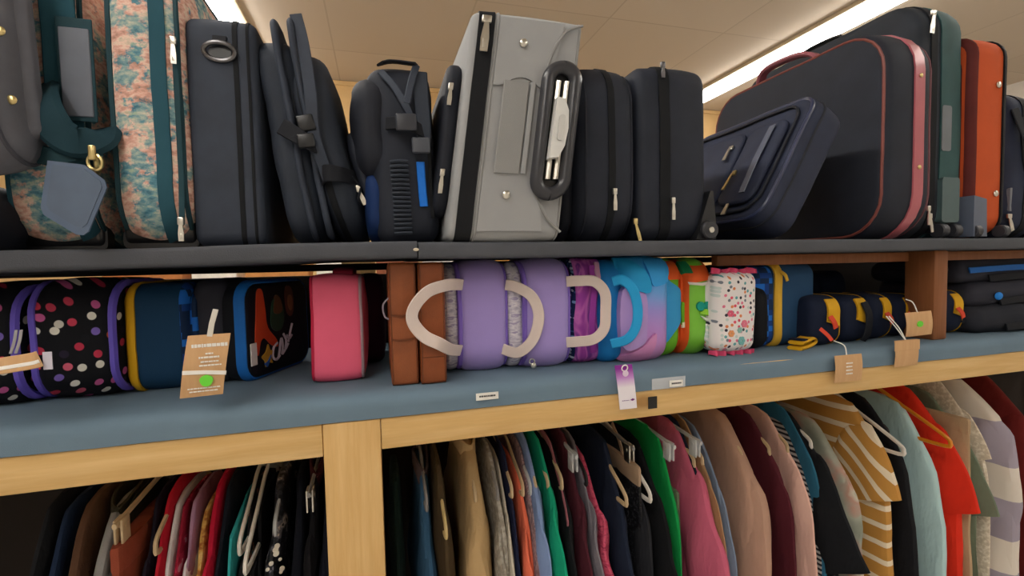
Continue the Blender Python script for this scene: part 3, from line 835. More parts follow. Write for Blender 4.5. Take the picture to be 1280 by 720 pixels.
DOTS = dots_mat('121319', ['c8425c', 'e8e4da', 'd9663a', '7a64b8', 'b8344e', 'd6d2c8', 'c75f9a', '2b2438', '1d1c26', 'cf5f78', '17181f'], 40, .235)
PURP = fabric('6a5ac4', .55, .1, 500)
def dotted(x0, x1, Y, H, lab, seed):
    c = Case(x1 - x0, .24, H, .06, .016, .008, .004, .004, 7, seed)
    t = place_case('lunch_bag', lab, 'lunch bag', (x0 + x1) / 2, Y, ZC, c, DOTS, group='dotted lunch bags with purple edging')
    c.piping(-c.W / 2 + .002, .0075, .002).build('edging', PURP, t, 'purple edging')
    c.piping(c.W / 2 - .002, .0065, .002).build('edging', PURP, t, 'purple edging')
    return t, c
x0, x1, Y, H = low(36, 142, 503, 352)
dotted(x0, x1, Y, H, 'black dotted lunch bag with purple edging next to the navy one with yellow edging', 31)
dotted(x0 - .115, x0 - .012, Y - .01, H * .98, 'black dotted lunch bag with purple edging behind the curled kraft strip', 32)

YEL = fabric('d9a51e', .6, .08, 500); NVY = fabric('173c5c', .75, .08, 700); NVYR = fabric('24476a', .75, .08, 700)
PIX = pixel_mat('142c50', '1f6fd0', '143f86', .0125)
x0, x1, Y, H = low(160, 230, 490, 356)
c = Case(x1 - x0 + .01, .23, H, .035, .014, .006, .003, .003, 7, 33)
t = place_case('lunch_bag', 'navy lunch bag with yellow edging and blue pixel print beside the kraft price tag', 'lunch bag', (x0 + x1) / 2, Y, ZC, c, NVY, group='navy pixel lunch bags')
c.band(-c.W / 2 - .002, -c.W / 2 + .018, .004).build('edging', YEL, t, 'yellow edging')
c.band(c.W / 2 - .010, c.W / 2 + .001, .001).build('pixel_border', PIX, t, 'blue pixel print border')
pk = Case(.012, .20, H - .03, .03, .005, .003, 0, .002, 7, 34)
pk.shell().warp(lambda p: (p.x + c.W / 2 + .006, p.y + .015, p.z + .015)).build('face_panel', PIX, t)

# black bag behind the tag
x0, x1, Y, H = low(240, 284, 484, 352)
CH = fabric('32333d', .8, .1, 600)
c = Case(x1 - x0, .22, H, .03, .014, .004, .003, .004, 7, 35)
place_case('lunch_bag', 'plain charcoal lunch bag squeezed between the pixel print bag and the blue-edged one', 'lunch bag', (x0 + x1) / 2 - .004, Y + .02, ZC, c, CH)

# bag with the printed side turned to the aisle
p0 = onz(312, 479, ZC); p1 = onz(388, 449, ZC)
yaw = math.degrees(math.atan2(p1.y - p0.y, p1.x - p0.x)) - 90
BLUE = fabric('1f6fc4', .55, .08, 500)
Wd = .055
c = Case(Wd, max(.16, (p1 - p0).length), .184, .035, .010, .004, .003, .002, 7, 36)
ax = Vector((math.cos(rad(yaw)), math.sin(rad(yaw)), 0))
o_ = p0 - ax * (Wd / 2)
t = place_case('lunch_bag', 'black lunch bag with blue edging and a colourful print turned to the aisle', 'lunch bag', o_.x, o_.y, ZC, c, fabric('14161d', .6, .1, 600), yaw=yaw)
c.band(c.W / 2 - .020, c.W / 2 - .003, .002).build('edging', BLUE, t, 'bright blue edging')
def decal(pts, mat, name, off=.0016, sm=True, th=.003):
    q = crom([(0, a, b) for a, b in pts], 4, True) if sm else [Vector((0, a, b)) for a, b in pts]
    mb = MB(); n = len(q)
    base = []; top = []
    for p in q:
        w = c.face(1, max(.004, min(c.D - .004, p.y)), max(.004, min(c.H - .004, p.z)))
        base.append((w.x - th, p.y, p.z)); top.append((w.x + off, p.y, p.z))
    return mb.loft([base, top]).build(name, mat, t)
decal([(.030, .165), (.045, .168), (.050, .13), (.056, .095), (.085, .066), (.088, .052), (.064, .060), (.046, .075), (.034, .070), (.026, .045), (.02, .07), (.024, .12)], plain('c8431c', .6), 'orange_print')
decal([(.066, .10), (.080, .085), (.10, .085), (.112, .105), (.108, .135), (.09, .15), (.072, .14)], plain('1f4a35', .7), 'green_print')
decal([(.075, .125), (.09, .118), (.105, .125), (.10, .148), (.085, .155)], plain('6a4a2c', .7), 'brown_print', .0026)
decal([(.122, .12), (.138, .108), (.150, .125), (.148, .165), (.13, .172), (.12, .15)], plain('5a3527', .7), 'maroon_print')
decal([(.128, .13), (.138, .12), (.145, .135), (.142, .152), (.13, .15)], plain('8a5a3c', .7), 'skin_print', .0026)
decal([(.036, .040), (.048, .048), (.055, .062), (.062, .05), (.072, .046), (.066, .034), (.072, .022), (.058, .026), (.050, .018), (.046, .030)], plain('c9a02a', .6), 'yellow_print')
decal([(.047, .026), (.055, .03), (.064, .04), (.058, .024), (.052, .018)], plain('2a63b8', .6), 'blue_print', .0028)
mb = MB()
for path in ([(.086, .060), (.074, .052), (.072, .034), (.084, .026), (.096, .032)], [(.092, .03), (.10, .066), (.106, .05), (.104, .034), (.114, .04)], [(.108, .075), (.118, .06), (.116, .042), (.126, .052)], [(.126, .055), (.134, .075), (.142, .092)], [(.12, .07), (.13, .062), (.14, .068)]):
    q = crom([(c.face(1, a, b).x + .001, a, b) for a, b in path], 5)
    mb.tube(q, .0026, 6)
mb.build('script_lettering', plain('cfc8d6', .5), t, 'silvery script lettering')
MB().rbox((c.W / 2 + .003, .012, .050), (.002, .018, .042), .0006, 1).build('care_label', plain('e6e4e0', .6), t, 'white fabric label')

# red-pink bag
x0, x1, Y, H = low(387, 455, 478, 346)
c = Case(x1 - x0, .22, H, .022, .012, .004, .003, .003, 8, 37)
RP = fabric('f86c8c', .75, .05, 600)
t = place_case('lunch_bag', 'bright pinkish red lunch bag standing alone before the dark gap', 'lunch bag', (x0 + x1) / 2, Y, ZC, c, RP)
c.piping(-c.W / 2 + .004, .003).build('piping', fabric('c22a4c', .7), t)
c.piping(c.W / 2 - .004, .0032).build('piping', fabric('a98f98', .6), t, 'greyish zip edge')
MB().ribbon(crom([(.012, .02, H - .003), (.012, .03, H + .010), (.012, .10, H + .013), (.012, .17, H + .010), (.012, .18, H - .003)], 5), (1, 0, 0), .036, .006).build('handle', fabric('8e1f36', .7), t, 'dark red handle')

# dark maroon bag in the gap
c = Case(.06, .18, .19, .03, .014, .004, .003, .004, 8, 38)
place_case('lunch_bag', 'dark maroon bag deep in the gap behind the brown leather boxes', 'lunch bag', at(470, 400, .24).x - .012, .26, ZC, c, fabric('3a1226', .8))

# two brown leather cases
for (a, b, yb, yt, lab, hoop) in ((487, 522, 482, 318, 'brown leather case with two stitched bands beside the dark gap', True), (524, 557, 480, 316, 'smooth brown leather case standing between its twin and the lavender bags', False)):
    x0, x1, Y, H = low(a, b, yb, yt)
    c = Case(x1 - x0, .17, H, .006, .005, .001, .001, .001, 8, 39 + a)
    LM = leather('8e4d28' if hoop else '87451f')
    t = place_case('leather_case', lab, 'case', (x0 + x1) / 2, Y, ZC, c, LM, group='brown leather cases')
    c.piping(-c.W / 2 + .003, .0014).build('piping', leather('6e3819'), t); c.piping(c.W / 2 - .003, .0014).build('piping', leather('6e3819'), t)
    if hoop:
        for z in (H * .38, H * .58):
            MB().tube([c.front(-c.W / 2 + .002, z, .001), c.front(-.008, z - .002, .0025), c.front(.008, z - .001, .0025), c.front(c.W / 2 - .002, z + .001, .001)], .0016, 6).build('stitched_band', leather('6e3819'), t)
        MB().tube(crom([(-c.W / 2, .012, H * .72), (-c.W / 2 - .010, .012, H * .66), (-c.W / 2 - .008, .012, H * .57), (-c.W / 2, .012, H * .54)], 5), .0016, 6).build('cord_loop', plain('9a8f9c', .4), t, 'grey cord loop')
        MB().rbox((0, .010, H - .001), (c.W * .9, .012, .004), .001).build('lid_edge', plain('c79a58', .5), t, 'pale cut edge')
    else:
        MB().rbox((0, .0, H * .22), (c.W * .92, .003, .002), .0006, 1).build('seam', leather('6e3819'), t)

def patch(c, t, pts, mat, name, out=.004, lab=None, th=.006, sm=True):
    import bmesh
    q = crom([(a, 0, b) for a, b in pts], 4, True) if sm else [Vector((a, 0, b)) for a, b in pts]
    bm = bmesh.new()
    bm.faces.new([bm.verts.new((p.x, 0, p.z)) for p in q])
    bmesh.ops.triangulate(bm, faces=bm.faces[:])
    for _ in range(5):
        lg = [e for e in bm.edges if e.calc_length() > .006]
        if not lg: break
        bmesh.ops.subdivide_edges(bm, edges=lg, cuts=1, use_grid_fill=True); bmesh.ops.triangulate(bm, faces=bm.faces[:])
    bm.normal_update(); bm.verts.ensure_lookup_table()
    V = [v.co.copy() for v in bm.verts]; Fc = [tuple(v.index for v in f.verts) for f in bm.faces]; Eb = [(e.verts[0].index, e.verts[1].index) for e in bm.edges if len(e.link_faces) == 1]
    bm.free()
    f0 = []; f1 = []; R = c.R
    for p in V:
        z = max(.003, min(c.H - .003, p.z)); xx = max(-c.W / 2 + .001, min(c.W / 2 - .001, p.x)); yy = 0; nz = 0
        if z < R: yy = R - math.sqrt(max(0, R * R - (R - z) ** 2)); nz = -(R - z) / R
        if z > c.H - R: yy = R - math.sqrt(max(0, R * R - (z - c.H + R) ** 2)); nz = (z - c.H + R) / R
        ny = -math.sqrt(max(0, 1 - nz * nz))
        y = c.front(xx, c.H / 2).y + yy
        f0.append((p.x, y - ny * th, z - nz * th)); f1.append((p.x, y + ny * out, z + nz * out))
    n = len(V)
    return MB().add(f0 + f1, [f[::-1] for f in Fc] + [tuple(i + n for i in f) for f in Fc] + [(a, b, b + n, a + n) for a, b in Eb]).build(name, mat, t, lab)

# lavender totes on their sides
LAV = fabric('a592d4', .8, .05, 700, .4, sheen=.2); LAVD = fabric('7c63bd', .6, .08, 500)
FUZZ = blotch_mat([(0, '8f88a0'), (.42, 'c9c3d2'), (.55, 'e6e1e6'), (.64, 'a79dbd')], 60, 4, .95, (1, 1, 3), 'LINEAR', 'fuzzy_fleece', 1.0)
CREAM = fabric('d9c9c2', .8, .06, 400, .5)
def tote(pa, pf, pb, yb, yt, lab, hl, hr, seed):
    x0, x1, Y, H = low(pf, pb, yb, yt)
    c = Case(x1 - x0, .20, H, .05, .016, .010, .006, .003, 8, seed)
    t = place_case('lunch_tote', lab, 'lunch bag', (x0 + x1) / 2, Y, ZC, c, LAV, group='lavender lunch totes')
    xa = at(pa, 400, Y + .02).x
    cf = Case(x0 - xa + .006, .19, H - .006, .05, .010, .004, .003, .004, 10, seed + .5)
    cf.shell().warp(lambda p: (p.x - c.W / 2 - (x0 - xa) / 2 + .002, p.y + .012, p.z + .001)).build('fleece_side', FUZZ, t, 'pale fuzzy fleece side')
    c.piping(-c.W / 2 + .003, .0055, .001).build('zip_edging', LAVD, t, 'violet zip edging')
    c.piping(c.W / 2 - .004, .003, .001).build('piping', LAVD, t)
    for side, pts in ((-1, hl), (1, hr)):
        if not pts: continue
        q = crom([Vector(at(px_, py_, Y + dy)) - t.location for px_, py_, dy in pts], 7)
        wd = [(.12 * side, .35, .95) if 0 else (0, .30, 1) for _ in q]
        nq = len(q); wds = []
        for i, p in enumerate(q):
            a = q[max(0, i - 1)]; b = q[min(nq - 1, i + 1)]; tg = (b - a).normalized()
            # strap lies roughly facing the aisle: width is across the run within the picture plane
            wds.append(tuple(tg.cross(Vector((.35 * side, 1, .1)))))
        MB().ribbon(q, wds, .0215, .0032).build('handle', CREAM, t, 'cream webbing handle')
    return t, c, Y
t, c, Y = tote(556, 574, 636, 466, 322, 'lavender lunch tote next to the brown leather cases with both cream handles hanging out',
     [(578, 356, -.002), (562, 356, -.045), (536, 364, -.078), (518, 384, -.084), (516, 402, -.084), (530, 420, -.080), (550, 430, -.078), (564, 437, -.040), (576, 438, -.002)],
     [(632, 356, -.002), (646, 359, -.014), (664, 370, -.024), (673, 390, -.027), (671, 412, -.026), (662, 430, -.022), (646, 441, -.012), (628, 436, .0)], 41)
t, c, Y = tote(636, 655, 714, 461, 322, 'lavender lunch tote with a small charm standing before the purple print bag',
     None, [(708, 352, -.002), (724, 351, -.012), (743, 352, -.018), (756, 366, -.021), (757, 390, -.021), (755, 411, -.020), (742, 424, -.016), (722, 427, -.010), (708, 428, -.002)], 42)
q = Vector(at(665, 452, Y - .012)) - t.location
MB().torus(q, (.3, 1, 0), .005, .0014).build('charm_ring', CHROME, t)
MB().sphere(q + Vector((.003, -.001, -.008)), .006, 10, 6, (1, .5, 1)).build('charm', CHROME, t, 'small silver charm')

# purple swirl print bag
SWIRL = blotch_mat([(0, '4a2a78'), (.38, 'a846ac'), (.47, 'd070c4'), (.56, '7d3a9c'), (.62, 'b04cb4'), (.7, 'e2a3d8')], 17, 2, .7, (1, 1, .45), 'LINEAR', 'purple_swirl_print', .3, 1.6)
x0, x1, Y, H = low(716, 760, 455, 322)
c = Case(x1 - x0, .20, H, .03, .014, .006, .004, .007, 14, 43)
t = place_case('lunch_bag', 'purple and pink swirl print bag between the lavender tote and the blue handled bag', 'lunch bag', (x0 + x1) / 2, Y + .01, ZC, c, SWIRL)
c.band(-c.W / 2 + .0, -c.W / 2 + .007, .002).build('lining_edge', dots_mat('20305a', ['7aa0c8', '20305a', 'cfd8e6', '406090'], 130, .35), t, 'navy patterned edge')
MB().ribbon(crom([(.006, -.004, H - .012), (.006, -.014, H * .7), (.002, -.012, H * .4), (.008, -.004, H * .1)], 5), (1, 0, 0), .014, .004).build('fold', fabric('a846ac', .7), t, 'raised purple fold')
MB().ribbon(crom([(.020, .002, H - .006), (.016, -.012, H * .86), (.026, -.010, H * .72)], 5), (1, 0, 0), .012, .004).build('scarf_edge', fabric('dca6c4', .7), t, 'pale pink fold')

# blue and lilac moulded bag
OMBRE = NT('blue_lilac_ombre'); tt = OMBRE
sep = tt.n('ShaderNodeSeparateXYZ'); tt.l(tt.co, sep.inputs[0])
zz = tt.math('ADD', tt.math('MULTIPLY', sep.outputs[2], 5.0), tt.math('MULTIPLY', tt.noise(9, detail=1), .18))
tt.base(tt.ramp(zz, [(.10, lin('c88cc0')), (.40, lin('b98ad2')), (.62, lin('9f92dc')), (.80, lin('6aa6e6')), (.96, lin('3aa0e4'))])); OMBRE = tt.set(.45, 0, .4)
AQ = fabric('2aa2de', .5, .06, 500); DB = fabric('2386cf', .5, .08, 500); LIL = fabric('b79ad8', .55, .06, 500)
x0, x1, Y, H = low(776, 838, 452, 320)
c = Case(x1 - x0, .20, H, .04, .022, .010, .008, .003, 8, 44)
t = place_case('lunch_bag', 'blue and lilac lunch bag with a looped bright blue handle', 'lunch bag', (x0 + x1) / 2, Y, ZC, c, OMBRE)
xa = at(757, 400, Y).x
cf = Case(x0 - xa + .016, .19, H - .004, .04, .014, .004, .004, .003, 8, 45)
cf.shell().warp(lambda p: (p.x - c.W / 2 - (x0 - xa) / 2 + .004, p.y + .008, p.z)).build('side_panel', DB, t, 'deep blue side panel')
W2 = c.W / 2
patch(c, t, [(-W2 - .001, H * .985), (-W2 + .018, H * .985), (-.006, H * .86), (.004, H * .72), (-.008, H * .67), (-W2 - .001, H * .78)], AQ, 'tail_fold', .007, 'bright blue fold')
patch(c, t, [(.000, H * .985), (W2 - .002, H * .985), (W2 - .001, H * .80), (.016, H * .73), (.004, H * .80)], fabric('3aa2e8', .5, .06, 500), 'tail_fold', .005, 'bright blue fold')
patch(c, t, [(-W2 - .001, .010), (-.006, .004), (.012, .030), (.016, .058), (.002, .050), (-.014, .034)], fabric('d08cc0', .6), 'tail_fold', .006, 'pink fold')
MB().prism([(p.x, p.z) for p in crom([(-c.W / 2 - .002, 0, .036), (-.012, 0, .038), (-.004, 0, H * .35), (-.004, 0, H * .6), (-.016, 0, H * .68), (-c.W / 2 - .002, 0, H * .7)], 5, True)], -.012, .004).build('inner_panel', LIL, t, 'lilac panel inside the handle')
hq = crom([Vector(at(a, b, Y - d)) - t.location for a, b, d in ((766, 352, .010), (778, 350, .022), (791, 362, .030), (797, 385, .032), (795, 408, .030), (784, 424, .024), (764, 430, .012))], 7)
w_ = []
for i, p in enumerate(hq):
    tg = (hq[min(len(hq) - 1, i + 1)] - hq[max(0, i - 1)]).normalized(); w_.append(tuple(tg.cross(Vector((.3, 1, .1)))))
MB().ribbon(hq, w_, .020, .005).build('handle', AQ, t, 'bright blue handle')

# green, orange and blue bag
GRN2 = fabric('6fb82c', .6, .06, 500); ORG2 = fabric('e8622a', .6, .06, 500); SKY = fabric('3a9ad2', .6, .06, 500); TEAL = fabric('169a8a', .6, .06, 500)
x0, x1, Y, H = low(818, 852, 446, 326)
c = Case(x1 - x0, .20, H, .045, .014, .006, .006, .003, 8, 46)
t = place_case('lunch_bag', 'green lunch bag with a sky blue front flap and orange trim', 'lunch bag', (x0 + x1) / 2, Y, ZC, c, GRN2)
c.band(c.W / 2 - .008, c.W / 2 + .008, .002).build('edging', ORG2, t, 'orange edging')
W2 = c.W / 2
patch(c, t, [(-W2 + .002, H * .98), (W2 - .004, H * .98), (W2 - .002, H * .80), (-.002, H * .80), (-W2 + .004, H * .86)], ORG2, 'top_panel', .003, 'orange top panel', sm=False)
patch(c, t, [(-W2 + .012, H * .84), (-.002, H * .78), (W2 - .004, H * .66), (W2 - .004, H * .4), (.006, H * .25), (-W2 + .014, H * .16), (-W2 + .012, H * .5)], SKY, 'front_flap', .006, 'sky blue flap')
patch(c, t, [(-W2 - .002, H * .22), (-W2 + .018, H * .22), (-W2 + .016, H * .12), (-W2 - .002, H * .12)], fabric('6a62b8', .6), 'corner_patch', .007, 'violet patch', sm=False)
patch(c, t, [(-W2 - .002, H * .74), (-W2 + .010, H * .74), (-W2 + .010, H * .64), (-W2 - .002, H * .64)], fabric('e8dfd4', .6), 'label_tab', .005, None, sm=False)
patch(c, t, [(W2 - .006, H * .52), (W2 + .004, H * .56), (W2 + .012, H * .46), (W2 + .014, H * .34), (W2 + .000, H * .32)], GRN2, 'side_tab', .010, 'green tab with a pale edge')
patch(c, t, [(W2 + .000, H * .345), (W2 + .015, H * .36), (W2 + .015, H * .30), (W2 + .000, H * .29)], fabric('e4ddc8', .6), 'tab_edge', .011, None, sm=False)

x0, x1, Y, H = low(858, 890, 444, 326)
c = Case(x1 - x0, .20, H, .05, .014, .006, .008, .003, 8, 47)
t = place_case('lunch_bag', 'lime green lunch bag with an orange top and teal round patches', 'lunch bag', (x0 + x1) / 2, Y, ZC, c, fabric('7cc63a', .35, .06, 400, .1, .5))
W2 = c.W / 2
c.band(-W2 - .006, -W2 + .006, .003).build('edging', ORG2, t, 'orange edging'); c.piping(W2 - .001, .004).build('edging', ORG2, t, 'orange edging')
patch(c, t, [(-W2 + .004, H * .985), (W2 - .002, H * .985), (W2 - .002, H * .80), (0, H * .78), (-W2 + .004, H * .76)], ORG2, 'top_panel', .003, 'orange top panel', sm=False)
patch(c, t, [(-W2 - .002, H * .97), (-W2 + .012, H * .97), (-W2 + .014, H * .86), (-W2 - .002, H * .86)], fabric('1f8a58', .6), 'top_patch', .006, 'green patch', sm=False)
patch(c, t, [(-W2 + .004, H * .775), (0, H * .765), (W2 - .002, H * .79), (W2 - .004, H * .76), (0, H * .735), (-W2 + .006, H * .75)], fabric('e9e2d6', .6), 'piped_edge', .005, None, sm=False)
for qx in (-.004, .014):
    patch(c, t, [(qx + .009 * math.cos(a), H * .52 + .010 * math.sin(a)) for a in [k * PI / 4 for k in range(8)]], TEAL, 'round_patch', .005, 'teal round patch')
patch(c, t, [(-.006, H * .45), (.006, H * .49), (.016, H * .47), (.02, H * .41), (.008, H * .43)], fabric('9ad840', .5), 'leaf_patch', .006, None)
patch(c, t, [(-.004, H * .42), (.01, H * .395), (.022, H * .40), (.021, H * .375), (.008, H * .37)], fabric('dfe6da', .5), 'smile_patch', .005, None)

# white floral print pouch with pink ruffles
FLOR = dots_mat('e9e3e2', ['e0586e', 'e9e3e2', '63a5a8', '3a3a46', 'e9e3e2', 'e08a5a', 'c7d3d0', 'e9e3e2', '7a7f8a', 'e07a94'], 95, .30, name='ditsy_print')
x0, x1, Y, H = low(892, 945, 444, 340)
c = Case(x1 - x0 + .006, .06, H - .012, .02, .018, .006, .004, .003, 10, 48)
t = place_case('ruffled_pouch', 'white pouch in a small floral print with pink ruffled ends', 'pouch', (x0 + x1) / 2, Y, ZC + .006, c, FLOR, lean=2)
PKR = fabric('d94f76', .7, .08, 500)
for z0, sgn in ((.002, -1), (H - .014, 1)):
    rows = []
    for j in range(3):
        r = []
        for k in range(49):
            u = k / 48; x = -c.W / 2 - .002 + (c.W + .004) * u
            r.append((x, .012 + math.sin(u * 34) * .004 * (j + 1) / 2 - .004, z0 + sgn * (j * .0055) + math.sin(u * 17 + 1) * .0012 * j + (.003 * u if sgn > 0 else -.001)))
        rows.append(r)
    mb = MB(); loops = [r + [(x, y + .003, z) for x, y, z in reversed(r)] for r in rows]
    mb.loft(loops).build('ruffle', PKR, t, 'pink ruffle')
for qx, qz, r_, col in ((.018, .058, .009, 'e2798f'), (-.016, .038, .008, 'e59a62'), (.012, .022, .010, '6fb0b0'), (-.018, .082, .008, 'df5f7c'), (.006, .045, .007, '8fbcb4')):
    mb = MB()
    for k in range(6):
        a = k * PI / 3; mb.disc(c.front(qx + r_ * .55 * math.cos(a), qz + r_ * .55 * math.sin(a), .0006), (0, 1, 0), r_ * .42, .0022, 10)
    mb.build('printed_flower', plain(col, .7), t, 'printed flower')

# navy pixel bag with black mesh pocket
x0, x1, Y, H = low(968, 1018, 432, 330)
c = Case(x1 - x0 + .004, .22, H, .03, .012, .004, .003, .002, 8, 49)
t = place_case('lunch_bag', 'navy lunch bag with yellow zip edging and a black mesh pocket by the ruffled pouch', 'lunch bag', (x0 + x1) / 2, Y, ZC, c, NVYR, group='navy pixel lunch bags')
c.band(-c.W / 2 + .004, -c.W / 2 + .021, .004).build('edging', fabric('dcae3a', .6), t, 'yellow edging')
xa = at(946, 390, Y).x; wpx = x0 - xa + .008
cf = Case(wpx, .215, H - .004, .03, .010, .003, .003, .003, 8, 50)
cf.shell().warp(lambda p: (p.x - c.W / 2 - wpx / 2 + .006, p.y + .003, p.z)).build('pixel_side', PIX, t, 'blue pixel print side')
cf = Case(wpx * .72, .19, H * .72, .03, .010, .004, .004, .004, 9, 51)
cf.shell().warp(lambda p: (p.x - c.W / 2 - wpx * .80 + .004, p.y - .008, p.z + .002)).build('mesh_pocket', fabric('15161b', .8, .2, 350, 1.0), t, 'black mesh pocket')
MB().ribbon(crom([c.front(-c.W / 2 + .014, H - .018, .006), c.front(-c.W / 2 + .020, H - .026, .012), c.front(-c.W / 2 + .026, H - .040, .012)], 4), (1, 0, .4), .008, .004).build('zip_tab', fabric('dcae3a', .6), t, 'yellow zip tab')

# row of small navy and yellow cases
NV3 = fabric('141d33', .8, .1, 600); RED = fabric('d2452c', .6, .08, 500)
small = [(1020, 1056, 434, 372, 'small navy case with a yellow top next to the navy pixel bag'),
         (1060, 1092, 429, 372, 'small navy case with a yellow top and black webbing tab, second of its row'),
         (1096, 1120, 425, 371, 'small navy case with a yellow top above the doubled kraft tag'),
         (1124, 1150, 421, 371, 'small navy case with a yellow top behind the kraft tag with a green dot'),
         (1184, 1210, 418, 366, 'small navy case with a yellow rim beyond the brown upright')]
for i, (a, b, yb, yt, lab) in enumerate(small):
    x0, x1, Y, H = low(a, b, yb, yt)
    H = min(H, .115)
    c = Case(x1 - x0 + .008, .16, H, .035, .012, .004, .004, .003, 9, 60 + i)
    t = place_case('pencil_case', lab, 'pencil case', (x0 + x1) / 2, Y + .012, ZC, c, NV3, group='small navy and yellow cases')
    c.band(c.W / 2 - .009, c.W / 2 - .001, .002).build('edging', YEL, t, 'yellow edging')
    patch(c, t, [(.0, H * .93), (c.W / 2 - .010, H * .93), (c.W / 2 - .012, H * .40), (-.004, H * .50)], YEL, 'top_panel', .004, 'yellow panel', sm=False)
    if i != 1:
        MB().ribbon(crom([c.front(.0, H * .62, .006), c.front(.004, H * .5, .014), c.front(.010, H * .38, .014)], 4), (1, 0, .3), .014, .003).build('zip_tab', RED, t, 'orange red zip tab')
    else:
        MB().ribbon(crom([c.front(.014, H * .9, .004), c.front(.02, H * .6, .014), c.front(.018, H * .2, .012), c.front(.012, .004, .004)], 4), (1, 0, 0), .022, .004).build('webbing_tab', WEB, t, 'black webbing tab')
# yellow strap end lying on the cloth
p = onz(1000, 433, ZC)
for q, lab, ang in ((onz(1002, 432, ZC + .006), 'yellow folded strap end lying on the cloth beside the navy pixel bag', 20), (onz(1222, 411, ZC + .006), 'yellow strap end lying on the cloth beyond the brown upright', -10)):
    t = thing('folded_strap', lab, 'strap', (q.x, q.y, ZC), (0, 0, rad(ang)), 'yellow strap ends')
    MB().ribbon(crom([(-.035, 0, .004), (0, 0, .004), (.034, 0, .008), (.042, 0, .014), (.032, 0, .021), (0, 0, .018), (-.030, 0, .016)], 5), (0, 1, 0), .034, .008).build('webbing', YEL, t)
    MB().ribbon([(-.026, 0, .0225), (-.010, 0, .0235)], (0, 1, 0), .036, .003).build('strap_keeper', NV3, t)

# dark bags behind the small cases and at the far end
for (x, y, W, H, D, lab, mat) in ((1.02, .33, .12, .17, .16, 'dark blue bag in the shade behind the small navy cases', NV3), (1.20, .34, .14, .165, .16, 'black bag in the shade behind the small navy cases', CH), (1.38, .35, .12, .16, .16, 'dark bag in the shade straight behind the brown upright', NV3)):
    c = Case(W, D, H, .04, .02, .006, .006, .008, 9, 70 + x)
    place_case('lunch_bag', lab, 'lunch bag', x, y, ZC, c, mat)
def heap(x0, x1, Y, z, D, H, lab, mat, seed, name='folded_bag', trim=None):
    c = Case(x1 - x0, D, H, min(.05, H * .45), min(.03, H * .4), .008, .01, .012, 7, seed)
    t = place_case(name, lab, 'bag', (x0 + x1) / 2, Y, z, c, mat)
    if trim:
        MB().ribbon(crom([c.front(-c.W * .45, H * .55, .004), c.front(-c.W * .1, H * .62, .006), c.front(c.W * .2, H * .52, .006), c.front(c.W * .45, H * .5, .004)], 5), (0, .2, 1), .016, .003).build('trim_strip', trim, t, 'blue trim strip')
    MB().ribbon(crom([c.front(-c.W * .3, H * .2, .004), c.front(0, H * .28, .007), c.front(c.W * .3, H * .2, .004)], 5), (0, .2, 1), .02, .004).build('strap', WEB, t)
    return t, c
heap(1.50, 1.95, .05, ZC, .30, .065, 'charcoal folded bag lying flat on the cloth beyond the brown upright', fabric('2a2c34', .85, .15, 500), 81)
t, c = heap(1.52, 2.0, .075, ZC + .066, .26, .065, 'black folded bag with a blue spot lying on the charcoal one', CH, 82)
MB().sphere(c.front(-.15, .03, .004), .012, 10, 6, (1.3, .4, .9)).build('badge', fabric('1f7fd8', .5), t, 'round blue badge')
heap(1.50, 2.0, .09, ZC + .132, .25, .062, 'black folded bag with a blue stripe on top of the dark heap', CH, 83, trim=fabric('1d62b0', .5))
# ------------------------------------------------------------------ price tags and labels
KRAFT = wood('d8b083', 'cda274', 'z', .8, False, 'kraft_card'); WHITE = plain('eeebe4', .6); GDOT = plain('6ee03c', .5)
def card(t, w, h, mat=None, y=0.0, bend=.0, name='card', skew=0.0):
    mb = MB(); rings = []
    for k in range(9):
        u = k / 8; z = -h * u; yy = y - bend * math.sin(PI * u) ; sx = -skew * u
        rings.append([(-w / 2 + sx, yy - .0006, z), (w / 2 + sx, yy - .0006, z), (w / 2 + sx, yy + .0006, z), (-w / 2 + sx, yy + .0006, z)])
    return mb.loft(rings).build(name, mat or KRAFT, t, None, True, 30)
def lines(t, rows, y, mat=WHITE, name='printed_lines'):
    """small printed words: each row is (x0, x1, z, height)"""
    mb = MB(); rnd = random.Random(3)
    for x0, x1, z, h in rows:
        x = x0
        while x < x1 - .001:
            w = min(x1 - x, rnd.uniform(.002, .006)); mb.rbox((x + w / 2, y, z), (w, .0006, h * rnd.uniform(.8, 1)), .0001, 1); x += w + .0006
    return mb.build(name, mat, t)
# kraft tag on a white strap
P0 = at(262, 418, -.012)
t = thing('price_tag', 'kraft price tag with a green dot hanging from a white strap before the charcoal bag', 'price tag', P0, (0, 0, rad(8)))
w = at(288, 418, -.012).x - at(236, 418, -.012).x; h = P0.z - at(262, 494, -.012).z
card(t, w, h, bend=.006, skew=.014)
y = -.0070
lines(t, [(-w * .42, w * .42, -h * .17, .0055)], -.0042); 
lines(t, [(-w * .10, w * .08, -h * .30, .0026), (-w * .26, w * .22, -h * .36, .003), (-w * .22, w * .2, -h * .43, .0022), (-w * .26, w * .26, -h * .49, .0022)], -.0073)
MB().ribbon([(-w * .52 - .007, -.0068, -h * .58), (-.007, -.0072, -h * .60), (w * .49 - .007, -.0068, -h * .64)], (0, 0, 1), .006, .0008).build('paper_band', WHITE, t, 'white printed band')
MB().prism([(.0085 * math.cos(a) * (1 + .08 * math.sin(3 * a)), .0085 * math.sin(a)) for a in [k * PI / 8 for k in range(16)]], -.0078, -.0055).warp(lambda p: (p.x - .006, p.y, p.z - h * .74)).build('green_sticker', GDOT, t, 'bright green round sticker')
lines(t, [(-w * .4 - .009, w * .36 - .009, -h * .86, .002), (-w * .36 - .009, w * .3 - .009, -h * .91, .002)], -.0038)
